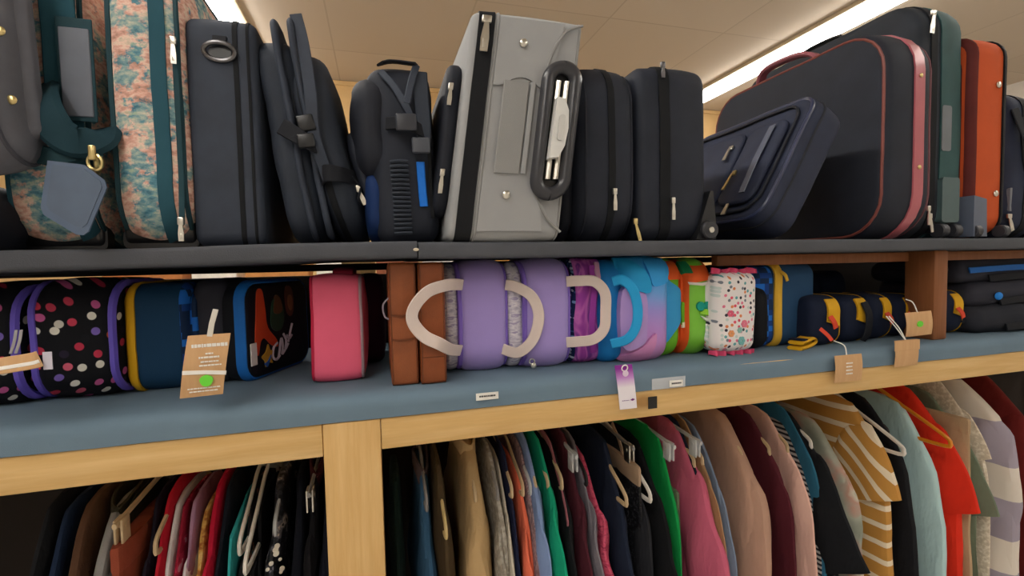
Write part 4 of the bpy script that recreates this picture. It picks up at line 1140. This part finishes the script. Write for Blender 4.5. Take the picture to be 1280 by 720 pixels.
MB().ribbon([(.0, -.001, -.003), (.003, .004, .016), (.008, .010, .036)], (1, 0, -.2), .0075, .0012).build('strap', plain('cfc9be', .6), t, 'off-white strap')
# kraft strip on grey straps
P0 = at(10, 452, -.02)
t = thing('price_tag', 'curled kraft strip tag with a white stripe tied to the dotted bag', 'price tag', P0, (0, 0, rad(-6)))
q = [(-.06, 0, -.014), (-.03, -.004, -.008), (0, -.006, -.004), (.03, -.004, .0), (.037, 0, .002)]
MB().ribbon(crom(q, 5), (0, .2, 1), .022, .002).build('card', KRAFT, t)
MB().ribbon(crom([(a, b - .0016, c_ - .003) for a, b, c_ in q], 5), (0, .2, 1), .005, .0012).build('white_stripe', WHITE, t, 'white printed stripe')
MB().rbox((.043, .004, -.002), (.011, .0015, .024), .0004, 1).build('plastic_window', plain('c9c6d4', .3), t, 'pale plastic tab')
for q in (.002, .008):
    MB().ribbon(crom([(q, .002, .010), (q + .001, .008, .026), (q - .002, .016, .040)], 4), (1, 0, 0), .004, .0012).build('strap', plain('8f8b8c', .6), t, 'grey strap')
def small_tag(px, py0, px1, py1, Y, lab, dot=False, string=None, skew=0.0, fold=False, yaw=0, red=None):
    a = at(px, py0, Y); b = at(px1, py1, Y)
    t = thing('price_tag', lab, 'price tag', ((a.x + b.x) / 2, Y, a.z), (0, 0, rad(yaw)), 'kraft price tags over the shelf edge')
    w = b.x - a.x; h = a.z - b.z
    card(t, w, h, bend=.003, skew=skew)
    if fold:
        MB().rbox((0, -.003, -h * .2), (w * 1.08, .002, h * .38), .0006, 1).build('folded_card', KRAFT, t, 'second card folded over the top')
    if dot:
        MB().prism([(.009 * math.cos(q) * 1.15, .007 * math.sin(q)) for q in [k * PI / 8 for k in range(16)]], -.006, -.002).warp(lambda p: (p.x, p.y, p.z - h * .5)).build('green_sticker', GDOT, t, 'bright green sticker')
    elif not fold:
        lines(t, [(-w * .12, w * .12, -h * (.3 + .13 * k), .003) for k in range(4)], -.0040)
    if string:
        for off in ((0,) if len(string) < 4 else (-.004, .004)):
            q = crom([Vector((sx_ + off * (i > 0), sy_, sz_)) for i, (sx_, sy_, sz_) in enumerate(string)], 5)
            MB().tube(q, .0013, 6).build('string', WHITE, t, 'white string')
    if red:
        MB().ribbon(crom(red, 4), (1, 0, .4), .010, .002).build('zip_cord', RED, t, 'orange red cord')
small_tag(1043, 445, 1076, 475, -.012, 'kraft price tag hanging over the cloth below the yellow strap end', False, [(-.003, 0, -.004), (-.006, .004, .020), (-.022, .016, .030)], 0, False, 0, [(-.024, .018, .030), (-.03, .024, .042), (-.042, .032, .056)])
small_tag(1118, 426, 1146, 456, -.010, 'doubled kraft price tag on white strings hanging over the cloth', False, [(0, 0, -.003), (-.014, .008, .026), (-.028, .018, .050), (-.030, .02, .054)], 0, True)
small_tag(1128, 391, 1166, 418, .006, 'kraft price tag with a green dot hanging before the brown upright', True, [(-.002, 0, -.002), (-.010, .006, .022), (-.026, .012, .030)], -.004, False, 6)
# purple hang tag
P0 = at(779, 456, -.013)
t = thing('hang_tag', 'long white and purple hang tag hanging over the pine beam', 'hang tag', P0, (0, 0, 0))
w = .036; h = P0.z - at(785, 511, -.013).z
ht = NT('purple_fade_card'); sepz = ht.n('ShaderNodeSeparateXYZ'); ht.l(ht.co, sepz.inputs[0])
ht.base(ht.ramp(ht.math('DIVIDE', ht.math('MULTIPLY', sepz.outputs[2], -1.0), h), [(.08, lin('8a2a96')), (.28, lin('c48ad0')), (.5, lin('ece6ee')), (1, lin('efeaf2'))])); HT = ht.set(.4)
card(t, w, h, HT, bend=.002, skew=-.010)
MB().torus((.002, -.002, -.006), (0, 1, .2), .006, .0013, 16).build('tag_ring', WHITE, t, 'white ring')
MB().disc((.003, -.003, -.016), (0, 1, 0), .006, .0016, 14).build('emblem', plain('e9d5ea', .4), t, 'pale round emblem')
lines(t, [(-.004, .012, -h * .80, .0012)], -.0022, plain('8a6aa0', .5)); 
MB().prism([(.013, -h * .80), (.018, -h * .765), (.023, -h * .79), (.018, -h * .82)], -.0026, -.001).build('logo_mark', plain('7a2a80', .5), t, 'small purple mark')
# price strips on the cloth edge
for px, py, lab, w in ((609, 495, 'white printed shelf label on the cloth below the lavender tote beside the leather cases', .040), (845, 479, 'white printed shelf label on the cloth below the green lunch bags', .030)):
    p = at(px, py, -.006)
    t = thing('shelf_label', lab, 'label', (p.x, -.0068, p.z), (0, 0, 0), 'shelf labels on the cloth')
    MB().rbox((0, 0, 0), (w, .0014, .0125), .0003, 1).build('label_paper', WHITE, t)
    lines(t, [(-w * .36, w * .36, .0005, .0032)], -.0010, plain('4a4a4c', .6))
    if px > 800:
        MB().rbox((-.016, .0012, .002), (.075, .0008, .022), .0003, 1).build('clear_holder', glass_plastic(), t, 'clear plastic label holder')
for px, py in ((760, 487), (948, 476), (457, 515)):
    pass
# ------------------------------------------------------------------ clothes on the rail
HCOL = {'white': plain('e2ded6', .4), 'beige': plain('c9b08a', .5), 'grey': plain('8f8c8a', .45), 'black': plain('1c1c1f', .4), 'orange': plain('e08a1c', .4), 'clear': glass_plastic((.85, .88, .9, 1), .1, .5), 'yellow': plain('cbb27a', .45)}
RAILZ, RAILY = 1.055, .27
def hanger(x, col, lab, yaw=0.0, clips=False, span=.185, dz=0.0, bar=True, clip_z=0.0, r=.0045):
    t = thing('clothes_hanger', lab, 'clothes hanger', (x, RAILY, RAILZ), (0, 0, rad(yaw)), 'clothes hangers on the rail')
    mt = HCOL[col]
    hk = [(0, .0165 * math.cos(a), .0165 * math.sin(a)) for a in [rad(-50 + 23 * k) for k in range(11)]]
    hk = hk + [(0, -.012, -.022), (0, -.001, -.036), (0, 0, -.062 + dz)]
    MB().tube(crom(hk, 2), .0021, 6).build('hook', CHROME, t, 'metal hook')
    if clips:
        MB().tube([(0, -span, -.072 + dz), (0, -span * .5, -.066 + dz), (0, 0, -.060 + dz), (0, span * .5, -.066 + dz), (0, span, -.072 + dz)], r, 8, False, (.8, 1.2)).build('bar', mt, t)
        for s_ in (-1, 1):
            mb = MB(); mb.rbox((-.005, s_ * span * .86, -.088 + dz), (.004, .026, .042), .0015, 2); mb.rbox((.005, s_ * span * .86, -.088 + dz), (.004, .026, .042), .0015, 2)
            mb.tube([(-.008, s_ * span * .86, -.08 + dz), (.008, s_ * span * .86, -.08 + dz)], .005, 8)
            mb.build('clip', mt if col != 'grey' else CHROME, t, 'clip')
    else:
        zb = -.062 + dz; ze = zb - span * .46
        path = [(0, 0, zb), (0, span * .5, zb - span * .20), (0, span * .93, ze + .012), (0, span, ze - .004), (0, span * .94, ze - .016)]
        if bar: path += [(0, span * .4, ze - .018), (0, -span * .4, ze - .018)]
        else: path += [(0, span * .88, ze - .008), (0, span * .5, zb - span * .24), (0, -span * .5, zb - span * .24), (0, -span * .88, ze - .008)]
        path += [(0, -span * .94, ze - .016), (0, -span, ze - .004), (0, -span * .93, ze + .012), (0, -span * .5, zb - span * .20)]
        MB().tube(crom(path, 3, True), r, 7, True, (.8, 1.15)).build('shoulder_frame', mt, t)
    return t

def sp(v, e): return math.copysign(abs(v) ** e, v)
def gshape(prof, T, seed, fold=.006, waist=None, n=44, y0=0.0, flare=0.0):
    """closed soft sheet: PROF is [(half width, z, thickness factor)], long axis y, thin axis x"""
    mb = MB(); rings = []
    # resample
    P = []
    for (a, b) in zip(prof[:-1], prof[1:]):
        k = max(1, int(abs(b[1] - a[1]) / .022))
        for i in range(k): P.append(tuple(a[j] + (b[j] - a[j]) * i / k for j in range(3)))
    P.append(prof[-1])
    ztop = prof[0][1]
    for w, z, tf in P:
        r = []; g = min(1, max(0, (ztop - z) / .25))
        for k in range(n):
            a = 2 * PI * k / n
            y = w * sp(math.cos(a), .85); x = T / 2 * tf * sp(math.sin(a), .55)
            q = noise.noise(Vector((y * 9 + seed * 5.7, z * 2.2, seed * 3.3)))
            q2 = noise.noise(Vector((y * 26 + seed * 2.7, z * 3.5, seed + (4 if x > 0 else 0))))
            x += q * fold * (.35 + g) + q2 * fold * .55 * (.3 + g) * (1 if x > 0 else -1)
            y += noise.noise(Vector((z * 8, seed * 7.7, a))) * .006 * g
            r.append((x, y0 + y, z))
        rings.append(r)
    return mb.loft(rings)

def top_prof(s, neck, drop, L, flare=0.0):
    pr = [(neck * .55, .012, .35), (neck, .002, .6)]
    e = s - .042
    for k in range(1, 6):
        u = k / 5; pr.append((neck + (e - neck) * u, .002 - drop * u ** 1.12, .7 + .2 * u))
    pr += [(s - .028, -drop - .026, .95), (s - .016, -drop - .060, 1), (s - .006, -drop - .12, 1), (s + flare * .5, min(-.30, -drop - .16), 1), (s + flare, -max(L, drop + .2), 1.05)]
    return pr

RIGHTWARD = 1
def garment(px, name, lab, mat, T=.03, s=.205, neck=.075, drop=.105, L=.62, sleeve='s', ztop=.985, yaw=0, side=1, hang=None, hlab=None, collar=None, smat=None, seed=None, fold=.0085, sl=None, sw=.062, py=660, extra=None, clips=False, flare=.01, hdz=0, kind='top', hspan=.14, bar=True, cat=None, yc=0.0):
    seed = seed if seed is not None else px * .013
    yf = RAILY - s + yc
    xf = at(px, py, max(.035, yf - .01)).x
    x = xf - side * T / 2 - math.sin(rad(yaw)) * s
    t = thing(name, lab, cat or name.replace('_', ' '), (x, RAILY, ztop), (0, 0, rad(yaw)), 'clothes hanging on the rail')
    if kind == 'top':
        gshape(top_prof(s, neck, drop, L, flare), T, seed, fold, y0=yc).build('body', mat, t)
        if sleeve:
            ln = sl or (.19 if sleeve == 's' else .50)
            for sg in (-1, 1):
                e_ = s - sw * .80; out_ = .030 if sleeve == 's' else .012
                pts = [(0, sg * (e_ - .075), -drop * .62 - .034), (0, sg * (e_ - .042), -drop - .018), (0, sg * (e_ - .020), -drop - .055), (0, sg * (e_ + (.004 if sleeve == 's' else 0)), -drop - .11)]
                k = 3
                while pts[-1][2] > -drop - ln:
                    z = max(-drop - ln, pts[-1][2] - .06); pts.append((noise.noise(Vector((z * 6, seed, sg))) * .006, sg * (e_ + (.030 * (-drop - .10 - z) / .06 if sleeve == 's' else out_ * min(1, (-drop - .10 - z) / .10)) + .005 * math.sin(z * 14 + seed)), z))
                q = crom([(a, b + yc, c_) for a, b, c_ in pts], 4); N = len(q)
                rr_ = [(.034 + (sw - .034) * min(1, i / (N * .22))) * (1 - (.28 if sleeve == 'l' else .04) * i / N) for i in range(N)]
                mb = MB()
                tx = T * .56 / sw
                mb.tube(q, rr_, 18, False, (tx, 1))
                mb.warp(lambda p: (p.x + noise.noise(Vector((p.y * 24, p.z * 5, seed + 9))) * fold * 1.5, p.y + noise.noise(Vector((p.x * 20, p.z * 14, seed + 3))) * .006, p.z))
                mb.build('sleeve', smat or mat, t)
        if collar:
            q = [(T * .42 * math.cos(a), yc + neck * .95 * math.sin(a), .006 + .010 * math.sin(a * 2 + 1)) for a in [2 * PI * k / 28 for k in range(28)]]
            MB().ribbon(q, (0, 0, 1), .034, .006, True).build('collar', collar, t)
    else:   # trousers, skirts and strappy things: straight from a waistband
        pr = [(s * .97, .004, .55), (s, .0, .75), (s, -.03, .8), (s * 1.02, -.12, 1), (s * 1.05 + flare, -L, 1.1)]
        gshape(pr, T, seed, fold, y0=yc).build('body', mat, t)
        gshape([(s * .99, .006, .8), (s * 1.005, 0, .95), (s * 1.005, -.032, .95), (s, -.036, .8)], T * 1.02, seed, .001, y0=yc).build('waistband', smat or mat, t)
        if sleeve == 'straps':
            for sg in (-1, 1):
                MB().ribbon(crom([(0, sg * s * .6, -.005), (0, sg * s * .5, .03), (0, sg * s * .28, .065)], 4), (0, 1, 0), .012, .003).build('strap', smat or mat, t)
    if extra: extra(t, T, s)
    if hang:
        hanger(x, hang, hlab or (hang + ' hanger holding the ' + lab.split(' ', 0)[0] if False else hlab), yaw, clips, hspan, hdz, bar)
    return t

F = fabric
def G(px, name, lab, col, **k):
    mat = col if not isinstance(col, str) else cloth_mat(col)
    hc = k.pop('h', None)
    short = k.pop('hl', None)
    if hc:
        k['hang'] = hc; k['hlab'] = f"{ {'clear': 'clear plastic', 'beige': 'beige', 'white': 'white plastic', 'grey': 'grey metal-clipped' if k.get('clips') else 'grey', 'black': 'black', 'orange': 'orange plastic', 'yellow': 'cream plastic'}[hc]} hanger carrying the {short}"
    return garment(px, name, lab, mat, **k)

# ---- long bay right of the pine post
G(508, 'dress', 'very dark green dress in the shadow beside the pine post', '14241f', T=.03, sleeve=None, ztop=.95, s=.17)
G(548, 'denim_shirt', 'faded blue denim shirt, first light garment beside the pine post', '3f6688', T=.035, sleeve='l', ztop=.955, s=.17, h='grey', hl='faded blue denim shirt', collar=F('5d4d4c'))
G(566, 'jacket', 'dark olive brown jacket between the denim shirt and the beige jacket', '4a3c28', T=.026, sleeve='l', s=.19, h='yellow', hl='dark olive brown jacket', neck=.11, drop=.05, hspan=.20)
BEIGE = cloth_mat('b89a6e')
G(622, 'jacket', 'large beige jacket with a loose collar, widest garment near the pine post', BEIGE, T=.055, sleeve='l', s=.205, collar=BEIGE, h='beige', hl='large beige jacket', sw=.07, fold=.010, ztop=.995)
KN = blotch_mat([(0, '6e675c'), (.45, '8f887c'), (.6, 'a9a296')], 90, 3, .95, (1, 1, 1), 'LINEAR', 'grey_knit', .8)
G(641, 'cardigan', 'grey knit cardigan beside the beige jacket', KN, T=.024, sleeve='l', s=.20, h='grey', hl='grey knit cardigan')
G(648, 'blouse', 'cream blouse with a dark yoke beside the grey knit cardigan', 'c9c0ae', T=.014, sleeve='s', s=.195, ztop=.965, fold=.003)
G(654, 'shirt', 'thin navy shirt between the cream blouse and the coral top', '1f2540', T=.014, sleeve='s', s=.185, h='beige', hl='thin navy shirt', fold=.003, neck=.09)
G(674, 'top', 'coral orange top hanging low', 'f07658', T=.022, sleeve='s', ztop=.945, s=.20, h='beige', hl='coral orange top', neck=.10, sl=.3)
PLAID = blotch_mat([(0, '6c5a5e'), (.42, '8f7378'), (.5, 'a98f92'), (.6, '77676e')], 55, 4, .9, (1, 3, 1), 'LINEAR', 'faded_plaid')
G(681, 'shirt', 'dusty pink and grey plaid shirt beside the coral top', PLAID, T=.016, sleeve='l', s=.195, h='clear', hl='dusty pink plaid shirt', fold=.003)
G(694, 'shirt', 'light slate blue shirt next to the emerald one', '7d93bd', T=.024, sleeve='l', s=.212, ztop=1.0, h='beige', hl='light slate blue shirt')
G(710, 'shirt', 'emerald green shirt with a smooth sloping shoulder', '159a74', T=.022, sleeve='s', s=.212, ztop=.998, sl=.3, h='beige', hl='emerald green shirt')
G(727, 'shirt', 'black shirt between the emerald shirt and the maroon cardigan', '191a1d', T=.024, sleeve='l', s=.20)
G(722, 'blouse', 'dusty rose thin blouse edging over the black shirt', 'b06a74', T=.010, sleeve=None, s=.20, ztop=.99, L=.15, fold=.002, h='beige', hl='dusty rose thin blouse')
G(744, 'cardigan', 'dark maroon cardigan before the grey shirt', '4a1d28', T=.026, sleeve='l', s=.20, ztop=1.0, h='clear', hl='dark maroon cardigan', clips=True, hspan=.15)
G(757, 'shirt', 'medium grey shirt beside the dark maroon cardigan', '77727a', T=.020, sleeve='l', s=.20, ztop=.985, h='black', hl='medium grey shirt')
RUF = blotch_mat([(0, '7a1f38'), (.4, 'b83a58'), (.55, 'd05a74'), (.66, '8f2544')], 45, 4, .85, (1, 1, 2.5), 'LINEAR', 'crinkled_magenta', 1.2, 1.0)
G(773, 'blouse', 'crinkled magenta ruffled blouse with a short sleeve', RUF, T=.026, sleeve='s', s=.205, ztop=.945, sl=.17, fold=.012, sw=.05)
G(797, 'jacket', 'plain navy jacket on a beige shaped hanger', '1b2335', T=.034, sleeve='l', s=.205, ztop=.985, h='beige', hl='plain navy jacket', neck=.10, hspan=.20)
SEQ = blotch_mat([(0, '0e0f12'), (.5, '202126'), (.62, '4c4c50'), (.7, '15161a')], 160, 2, .4, (1, 1, 1), 'CONSTANT', 'sequin_black', 1.2)
G(808, 'dress', 'black sparkly dress with beige straps', SEQ, T=.018, sleeve='straps', kind='skirt', s=.175, ztop=.945, smat=F('b59a80'), h='grey', hl='black sparkly dress', clips=True, hspan=.15, cat='dress')
G(823, 'jacket', 'charcoal jacket on a white clip hanger', '26272c', T=.026, sleeve='l', s=.20, ztop=.975, h='white', hl='charcoal jacket', neck=.10, hspan=.20)
G(846, 'jacket', 'deep black jacket before the bright green top', '121316', T=.034, sleeve='s', s=.20, ztop=.965, sl=.26)
G(856, 'skirt', 'sage green skirt under the bright green top', '6a755c', T=.02, kind='skirt', sleeve=None, s=.15, ztop=.86, L=.5)
G(862, 'top', 'bright green top ending in a short hem beside the rose blouse', '15984a', T=.024, sleeve=None, s=.195, ztop=.985, L=.215, neck=.10, h='clear', hl='bright green top', clips=True, hspan=.17)
G(905, 'blouse', 'rose pink blouse with a wide flared short sleeve', 'c4607a', T=.048, sleeve='s', s=.205, ztop=.99, sl=.245, sw=.075, h='clear', hl='rose pink blouse', clips=True, hspan=.17)
G(897, 'shirt', 'dark navy shirt behind the rose pink blouse', '1d2130', T=.018, sleeve='l', s=.20, ztop=1.0, h='beige', hl='dark navy shirt')
G(909, 'blouse', 'tan blouse in a narrow strip beside the blue-grey shirt', 'a6835f', T=.014, sleeve='l', s=.205, ztop=1.0, fold=.003, h='beige', hl='narrow tan blouse')
G(920, 'shirt', 'blue-grey shirt between the tan blouse and the suede jacket', '76849b', T=.020, sleeve='l', s=.20, ztop=.985)
SUEDE = cloth_mat('b5907c')
G(974, 'jacket', 'pinkish brown suede jacket with a broad smooth sleeve', SUEDE, T=.066, sleeve='l', s=.212, ztop=1.0, sw=.08, h='beige', hl='pinkish brown suede jacket', fold=.009)
G(1000, 'jumper', 'dark burgundy jumper beside the suede jacket', '4f1c26', T=.034, sleeve='l', s=.205, ztop=.995, h='beige', hl='dark burgundy jumper')
G(1024, 'blouse', 'pale pink blouse with a sleeve ending above the hem', 'e0b5a6', T=.026, sleeve='l', s=.21, ztop=.99, sl=.32, h='beige', hl='pale pink blouse')
G(1034, 'shirt', 'white striped shirt tucked between the pale pink blouse and the black T-shirt', stripe_mat([(0, '2a2b30'), (.5, 'b9b8b6')], .012), T=.014, sleeve=None, s=.19, ztop=.96, fold=.003)
G(1060, 't_shirt', 'black T-shirt with its short sleeve cut off square', '17191d', T=.042, sleeve='s', s=.215, ztop=.985, sl=.235, sw=.075, h='white', hl='black T-shirt', cat='t-shirt')
G(1040, 'shirt', 'teal blue shirt showing as a thin strip behind the black T-shirt', '2f6a86', T=.014, sleeve=None, s=.20, ztop=1.0, fold=.003)
SAGE = blotch_mat([(0, '6d7466'), (.4, '8f9486'), (.52, 'a3a597'), (.64, 'b78f80'), (.70, 'c4bfae'), (.76, '8a8f7c')], 11, 3, .9, (1, 1, 1), 'LINEAR', 'faded_floral')
G(1088, 'blouse', 'faded sage grey blouse with a blurred floral print', SAGE, T=.050, sleeve='l', s=.205, ztop=.955, sw=.07)
G(1090, 'top', 'dark plum strappy top below a wide white hanger', '3a1f2c', T=.026, kind='skirt', sleeve='straps', s=.12, ztop=.93, L=.3, h='white', hl='dark plum strappy top, its end poking out', hspan=.215, hdz=.02)
MUST = stripe_mat([(0, 'bf8b44'), (.70, 'e6d7bd')], .046)
MUSTS = stripe_mat([(0, 'bf8b44'), (.66, 'e6d7bd')], .048, slope=.9)
G(1128, 'shirt', 'mustard and white striped shirt', MUST, T=.060, sleeve='s', s=.205, ztop=1.0, sl=.15, sw=.085, smat=MUSTS, neck=.10, drop=.085)
G(1156, 'dress', 'black dress between the striped shirt and the pale aqua one', '15161a', T=.046, sleeve=None, s=.21, ztop=1.0, h='black', hl='black dress next to the striped shirt')
G(1188, 'dress', 'pale aqua plain dress beside the red shirt', 'b2d0d2', T=.050, sleeve=None, s=.205, ztop=.985, flare=.03, h='orange', hl='pale aqua dress', neck=.10, hspan=.225, hdz=.03)
G(1212, 'shirt', 'red shirt with a short sleeve', 'd8301c', T=.052, sleeve='s', s=.205, ztop=1.01, sl=.20, sw=.07)
G(1219, 'skirt', 'sandy beige skirt below the red short sleeve', 'b79a78', T=.03, kind='skirt', sleeve=None, s=.20, ztop=.95, L=.6)
G(1232, 'shirt', 'olive grey shirt between the red shirt and the checked dress', '6f7a66', T=.030, sleeve='s', s=.20, ztop=.99, sl=.2)
G(1243, 'blouse', 'cream lace blouse partly behind the checked dress', blotch_mat([(0, 'a99c88'), (.5, 'cfc2ac'), (.6, 'e2d8c6')], 120, 3, .9, (1, 1, 1), 'LINEAR', 'cream_lace', 1.0), T=.03, sleeve='s', s=.20, ztop=1.03, sl=.12, h='white', hl='cream lace blouse')
CHECK = stripe_mat([(0, 'a39aa8'), (.55, 'ddd4c8')], .21)
G(1284, 'dress', 'lilac and cream wide checked dress at the end of the rail', CHECK, T=.075, sleeve='l', s=.215, ztop=1.025, drop=.09, sw=.07, fold=.012)
G(1310, 'shirt', 'dark red shirt at the very end of the rail in view', '6a1f1c', T=.05, sleeve='l', s=.21, ztop=1.03)

# ---- short bay on the other side of the post (front edges read from the far end towards the post)
def GL(px, name, lab, col, **k):
    k.setdefault('py', 690); k.setdefault('T', .022); k['side'] = -1
    return G(px, name, lab, col, **k)
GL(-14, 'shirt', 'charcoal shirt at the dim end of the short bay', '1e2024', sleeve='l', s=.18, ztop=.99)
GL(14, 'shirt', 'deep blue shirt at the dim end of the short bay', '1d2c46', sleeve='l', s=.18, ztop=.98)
GL(32, 'jacket', 'chocolate brown jacket in the short bay', '5a4030', T=.034, sleeve='l', s=.195, ztop=.985)
SILV = blotch_mat([(0, '6f6e6e'), (.45, '9a9998'), (.6, 'bcbab6')], 16, 3, .5, (1, 1, .4), 'LINEAR', 'crushed_silver', .6)
GL(72, 'dress', 'silver grey dress with a dark olive yoke', SILV, T=.034, sleeve='s', s=.19, ztop=.965, sl=.4, fold=.010, collar=F('3a3426'))
GL(110, 'cardigan', 'dark olive cardigan beside the silver grey dress', '2c2a20', T=.012, sleeve='s', s=.18, ztop=.975)
GL(122, 'trousers', 'rust brown trousers hanging from a beige clip hanger', '8f4632', T=.034, kind='skirt', sleeve=None, s=.17, ztop=.942, L=.7, h='beige', hl='rust brown trousers', clips=True, hspan=.165)
GL(150, 'shirt', 'black plum shirt between the rust trousers and the red top', '1c1622', T=.02, sleeve='s', s=.175, ztop=.98)
GL(166, 'top', 'bright red top beside a white blouse', 'bd1f33', T=.018, sleeve='s', s=.185, ztop=.985, sl=.3, fold=.004, h='beige', hl='bright red top')
GL(177, 'blouse', 'white blouse between two red tops', 'd8d2d4', T=.018, sleeve='l', s=.18, ztop=.965, fold=.005)
GL(191, 'top', 'raspberry red top with a pink print', blotch_mat([(0, '8f1730'), (.55, 'b02846'), (.66, 'cf8a98')], 40, 2, .8), T=.016, sleeve='s', s=.178, ztop=.96, sl=.3, fold=.004)
GL(206, 'blouse', 'white and mauve blouse beside the gold lace one', 'a77f9a', T=.018, sleeve='s', s=.175, ztop=.965, sl=.26, smat=F('d8d2d6'))
LACE = blotch_mat([(0, '8a3a20'), (.44, 'a8652c'), (.5, 'd0a050'), (.62, 'e0be78')], 50, 3, .6, (1, 1, 1), 'LINEAR', 'gold_lace', 1.0)
GL(219, 'blouse', 'gold lace blouse next to the crimson one', LACE, T=.022, sleeve='s', s=.18, ztop=.945, sl=.3)
GL(237, 'blouse', 'crimson blouse next to the gold lace one', 'b81836', T=.022, sleeve='s', s=.185, ztop=.99, sl=.3)
GL(253, 'shirt', 'midnight navy shirt between the crimson blouse and the turquoise strap', '161a24', T=.02, sleeve='s', s=.18, ztop=.985)
GL(272, 'top', 'turquoise narrow top hanging beside a dark printed blouse', '3ab0b4', T=.014, sleeve=None, s=.175, ztop=.935, neck=.05, drop=.02, fold=.003)
GL(285, 'blouse', 'dark blouse in a small rust and teal print', blotch_mat([(0, '17161a'), (.56, '191a1e'), (.6, '7a4634'), (.66, '2f5a5e'), (.7, '15161a')], 42, 3, .8), T=.022, sleeve='s', s=.18, ztop=.955, sl=.28, h='white', hl='dark printed blouse', hspan=.165)
GL(303, 'top', 'black top carried on a white hanger in the short bay', '141417', T=.02, sleeve='s', s=.165, ztop=.94, h='white', hl='black top in the short bay', hspan=.20, neck=.09)
SEQ2 = blotch_mat([(0, '121318'), (.48, '2a2b33'), (.56, '6d6a72'), (.63, 'b5a9a0'), (.68, '1b1c24')], 48, 2, .35, (1, 1, 1), 'CONSTANT', 'silver_sequins', 1.5)
def discs(t, T, s):
    rnd = random.Random(5)
    for k in range(30):
        z = -.07 - k * .008; y = -s * (1.0 + rnd.uniform(-.14, .02)) - .004
        MB().disc((T * rnd.uniform(-.2, .5), y, z), (.5, -1.0, .2), rnd.uniform(.0028, .0052), .0016, 12).build('sequin_disc', CHROME, t, 'silver disc sequin')
GL(322, 'top', 'black and silver sequinned top with shiny discs', SEQ2, T=.034, sleeve='s', s=.185, ztop=.985, sl=.34, extra=discs, h='clear', hl='black and silver sequinned top')
GL(353, 'dress', 'dark navy dress beside the sequinned top', '14161f', T=.03, sleeve=None, s=.175, ztop=.98)
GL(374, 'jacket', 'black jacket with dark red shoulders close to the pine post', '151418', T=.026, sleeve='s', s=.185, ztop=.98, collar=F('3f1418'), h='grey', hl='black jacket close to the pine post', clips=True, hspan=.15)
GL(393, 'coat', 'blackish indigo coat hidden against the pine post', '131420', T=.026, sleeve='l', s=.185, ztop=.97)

# ------------------------------------------------------------------ pieces that belong to a part hang under that part
NEST = {'printed_lines': ('card', 'label_paper'), 'green_sticker': ('card',), 'paper_band': ('card',), 'white_stripe': ('card',), 'emblem': ('card',), 'logo_mark': ('card',),
        'axle_cap': ('wheel',), 'release_button': ('grip',), 'trolley_tube': ('handle_surround',), 'grip': (), 'tab_edge': ('side_tab',), 'charm': ('charm_ring',), 'buckle_stud': ('buckle',),
        'strap_edge': ('grab_strap',), 'zip_tab': ('edging',), 'tag_card': ('tag_sleeve',), 'clasp': ('tag_ring',), 'handle_recess': ('ring_handle',), 'sequin_disc': ('body',), 'collar': ('body',)}
for t in [o for o in COL.objects if o.type == 'EMPTY']:
    kids = {ch.name.split('.')[0]: ch for ch in reversed(t.children)}
    for ch in list(t.children):
        for want in NEST.get(ch.name.split('.')[0], ()):
            if want in kids:
                ch.parent = kids[want]; break
    if 'navy suitcase with zipped' in t['label']:
        for ch in list(t.children):
            if ch.name.startswith('zipper_pull'): ch.parent = kids['front_pocket']

# ------------------------------------------------------------------ light
w = bpy.data.worlds.new('world'); SC.world = w; w.use_nodes = True
w.node_tree.nodes['Background'].inputs[0].default_value = (1.0, .93, .84, 1)
w.node_tree.nodes['Background'].inputs[1].default_value = .3
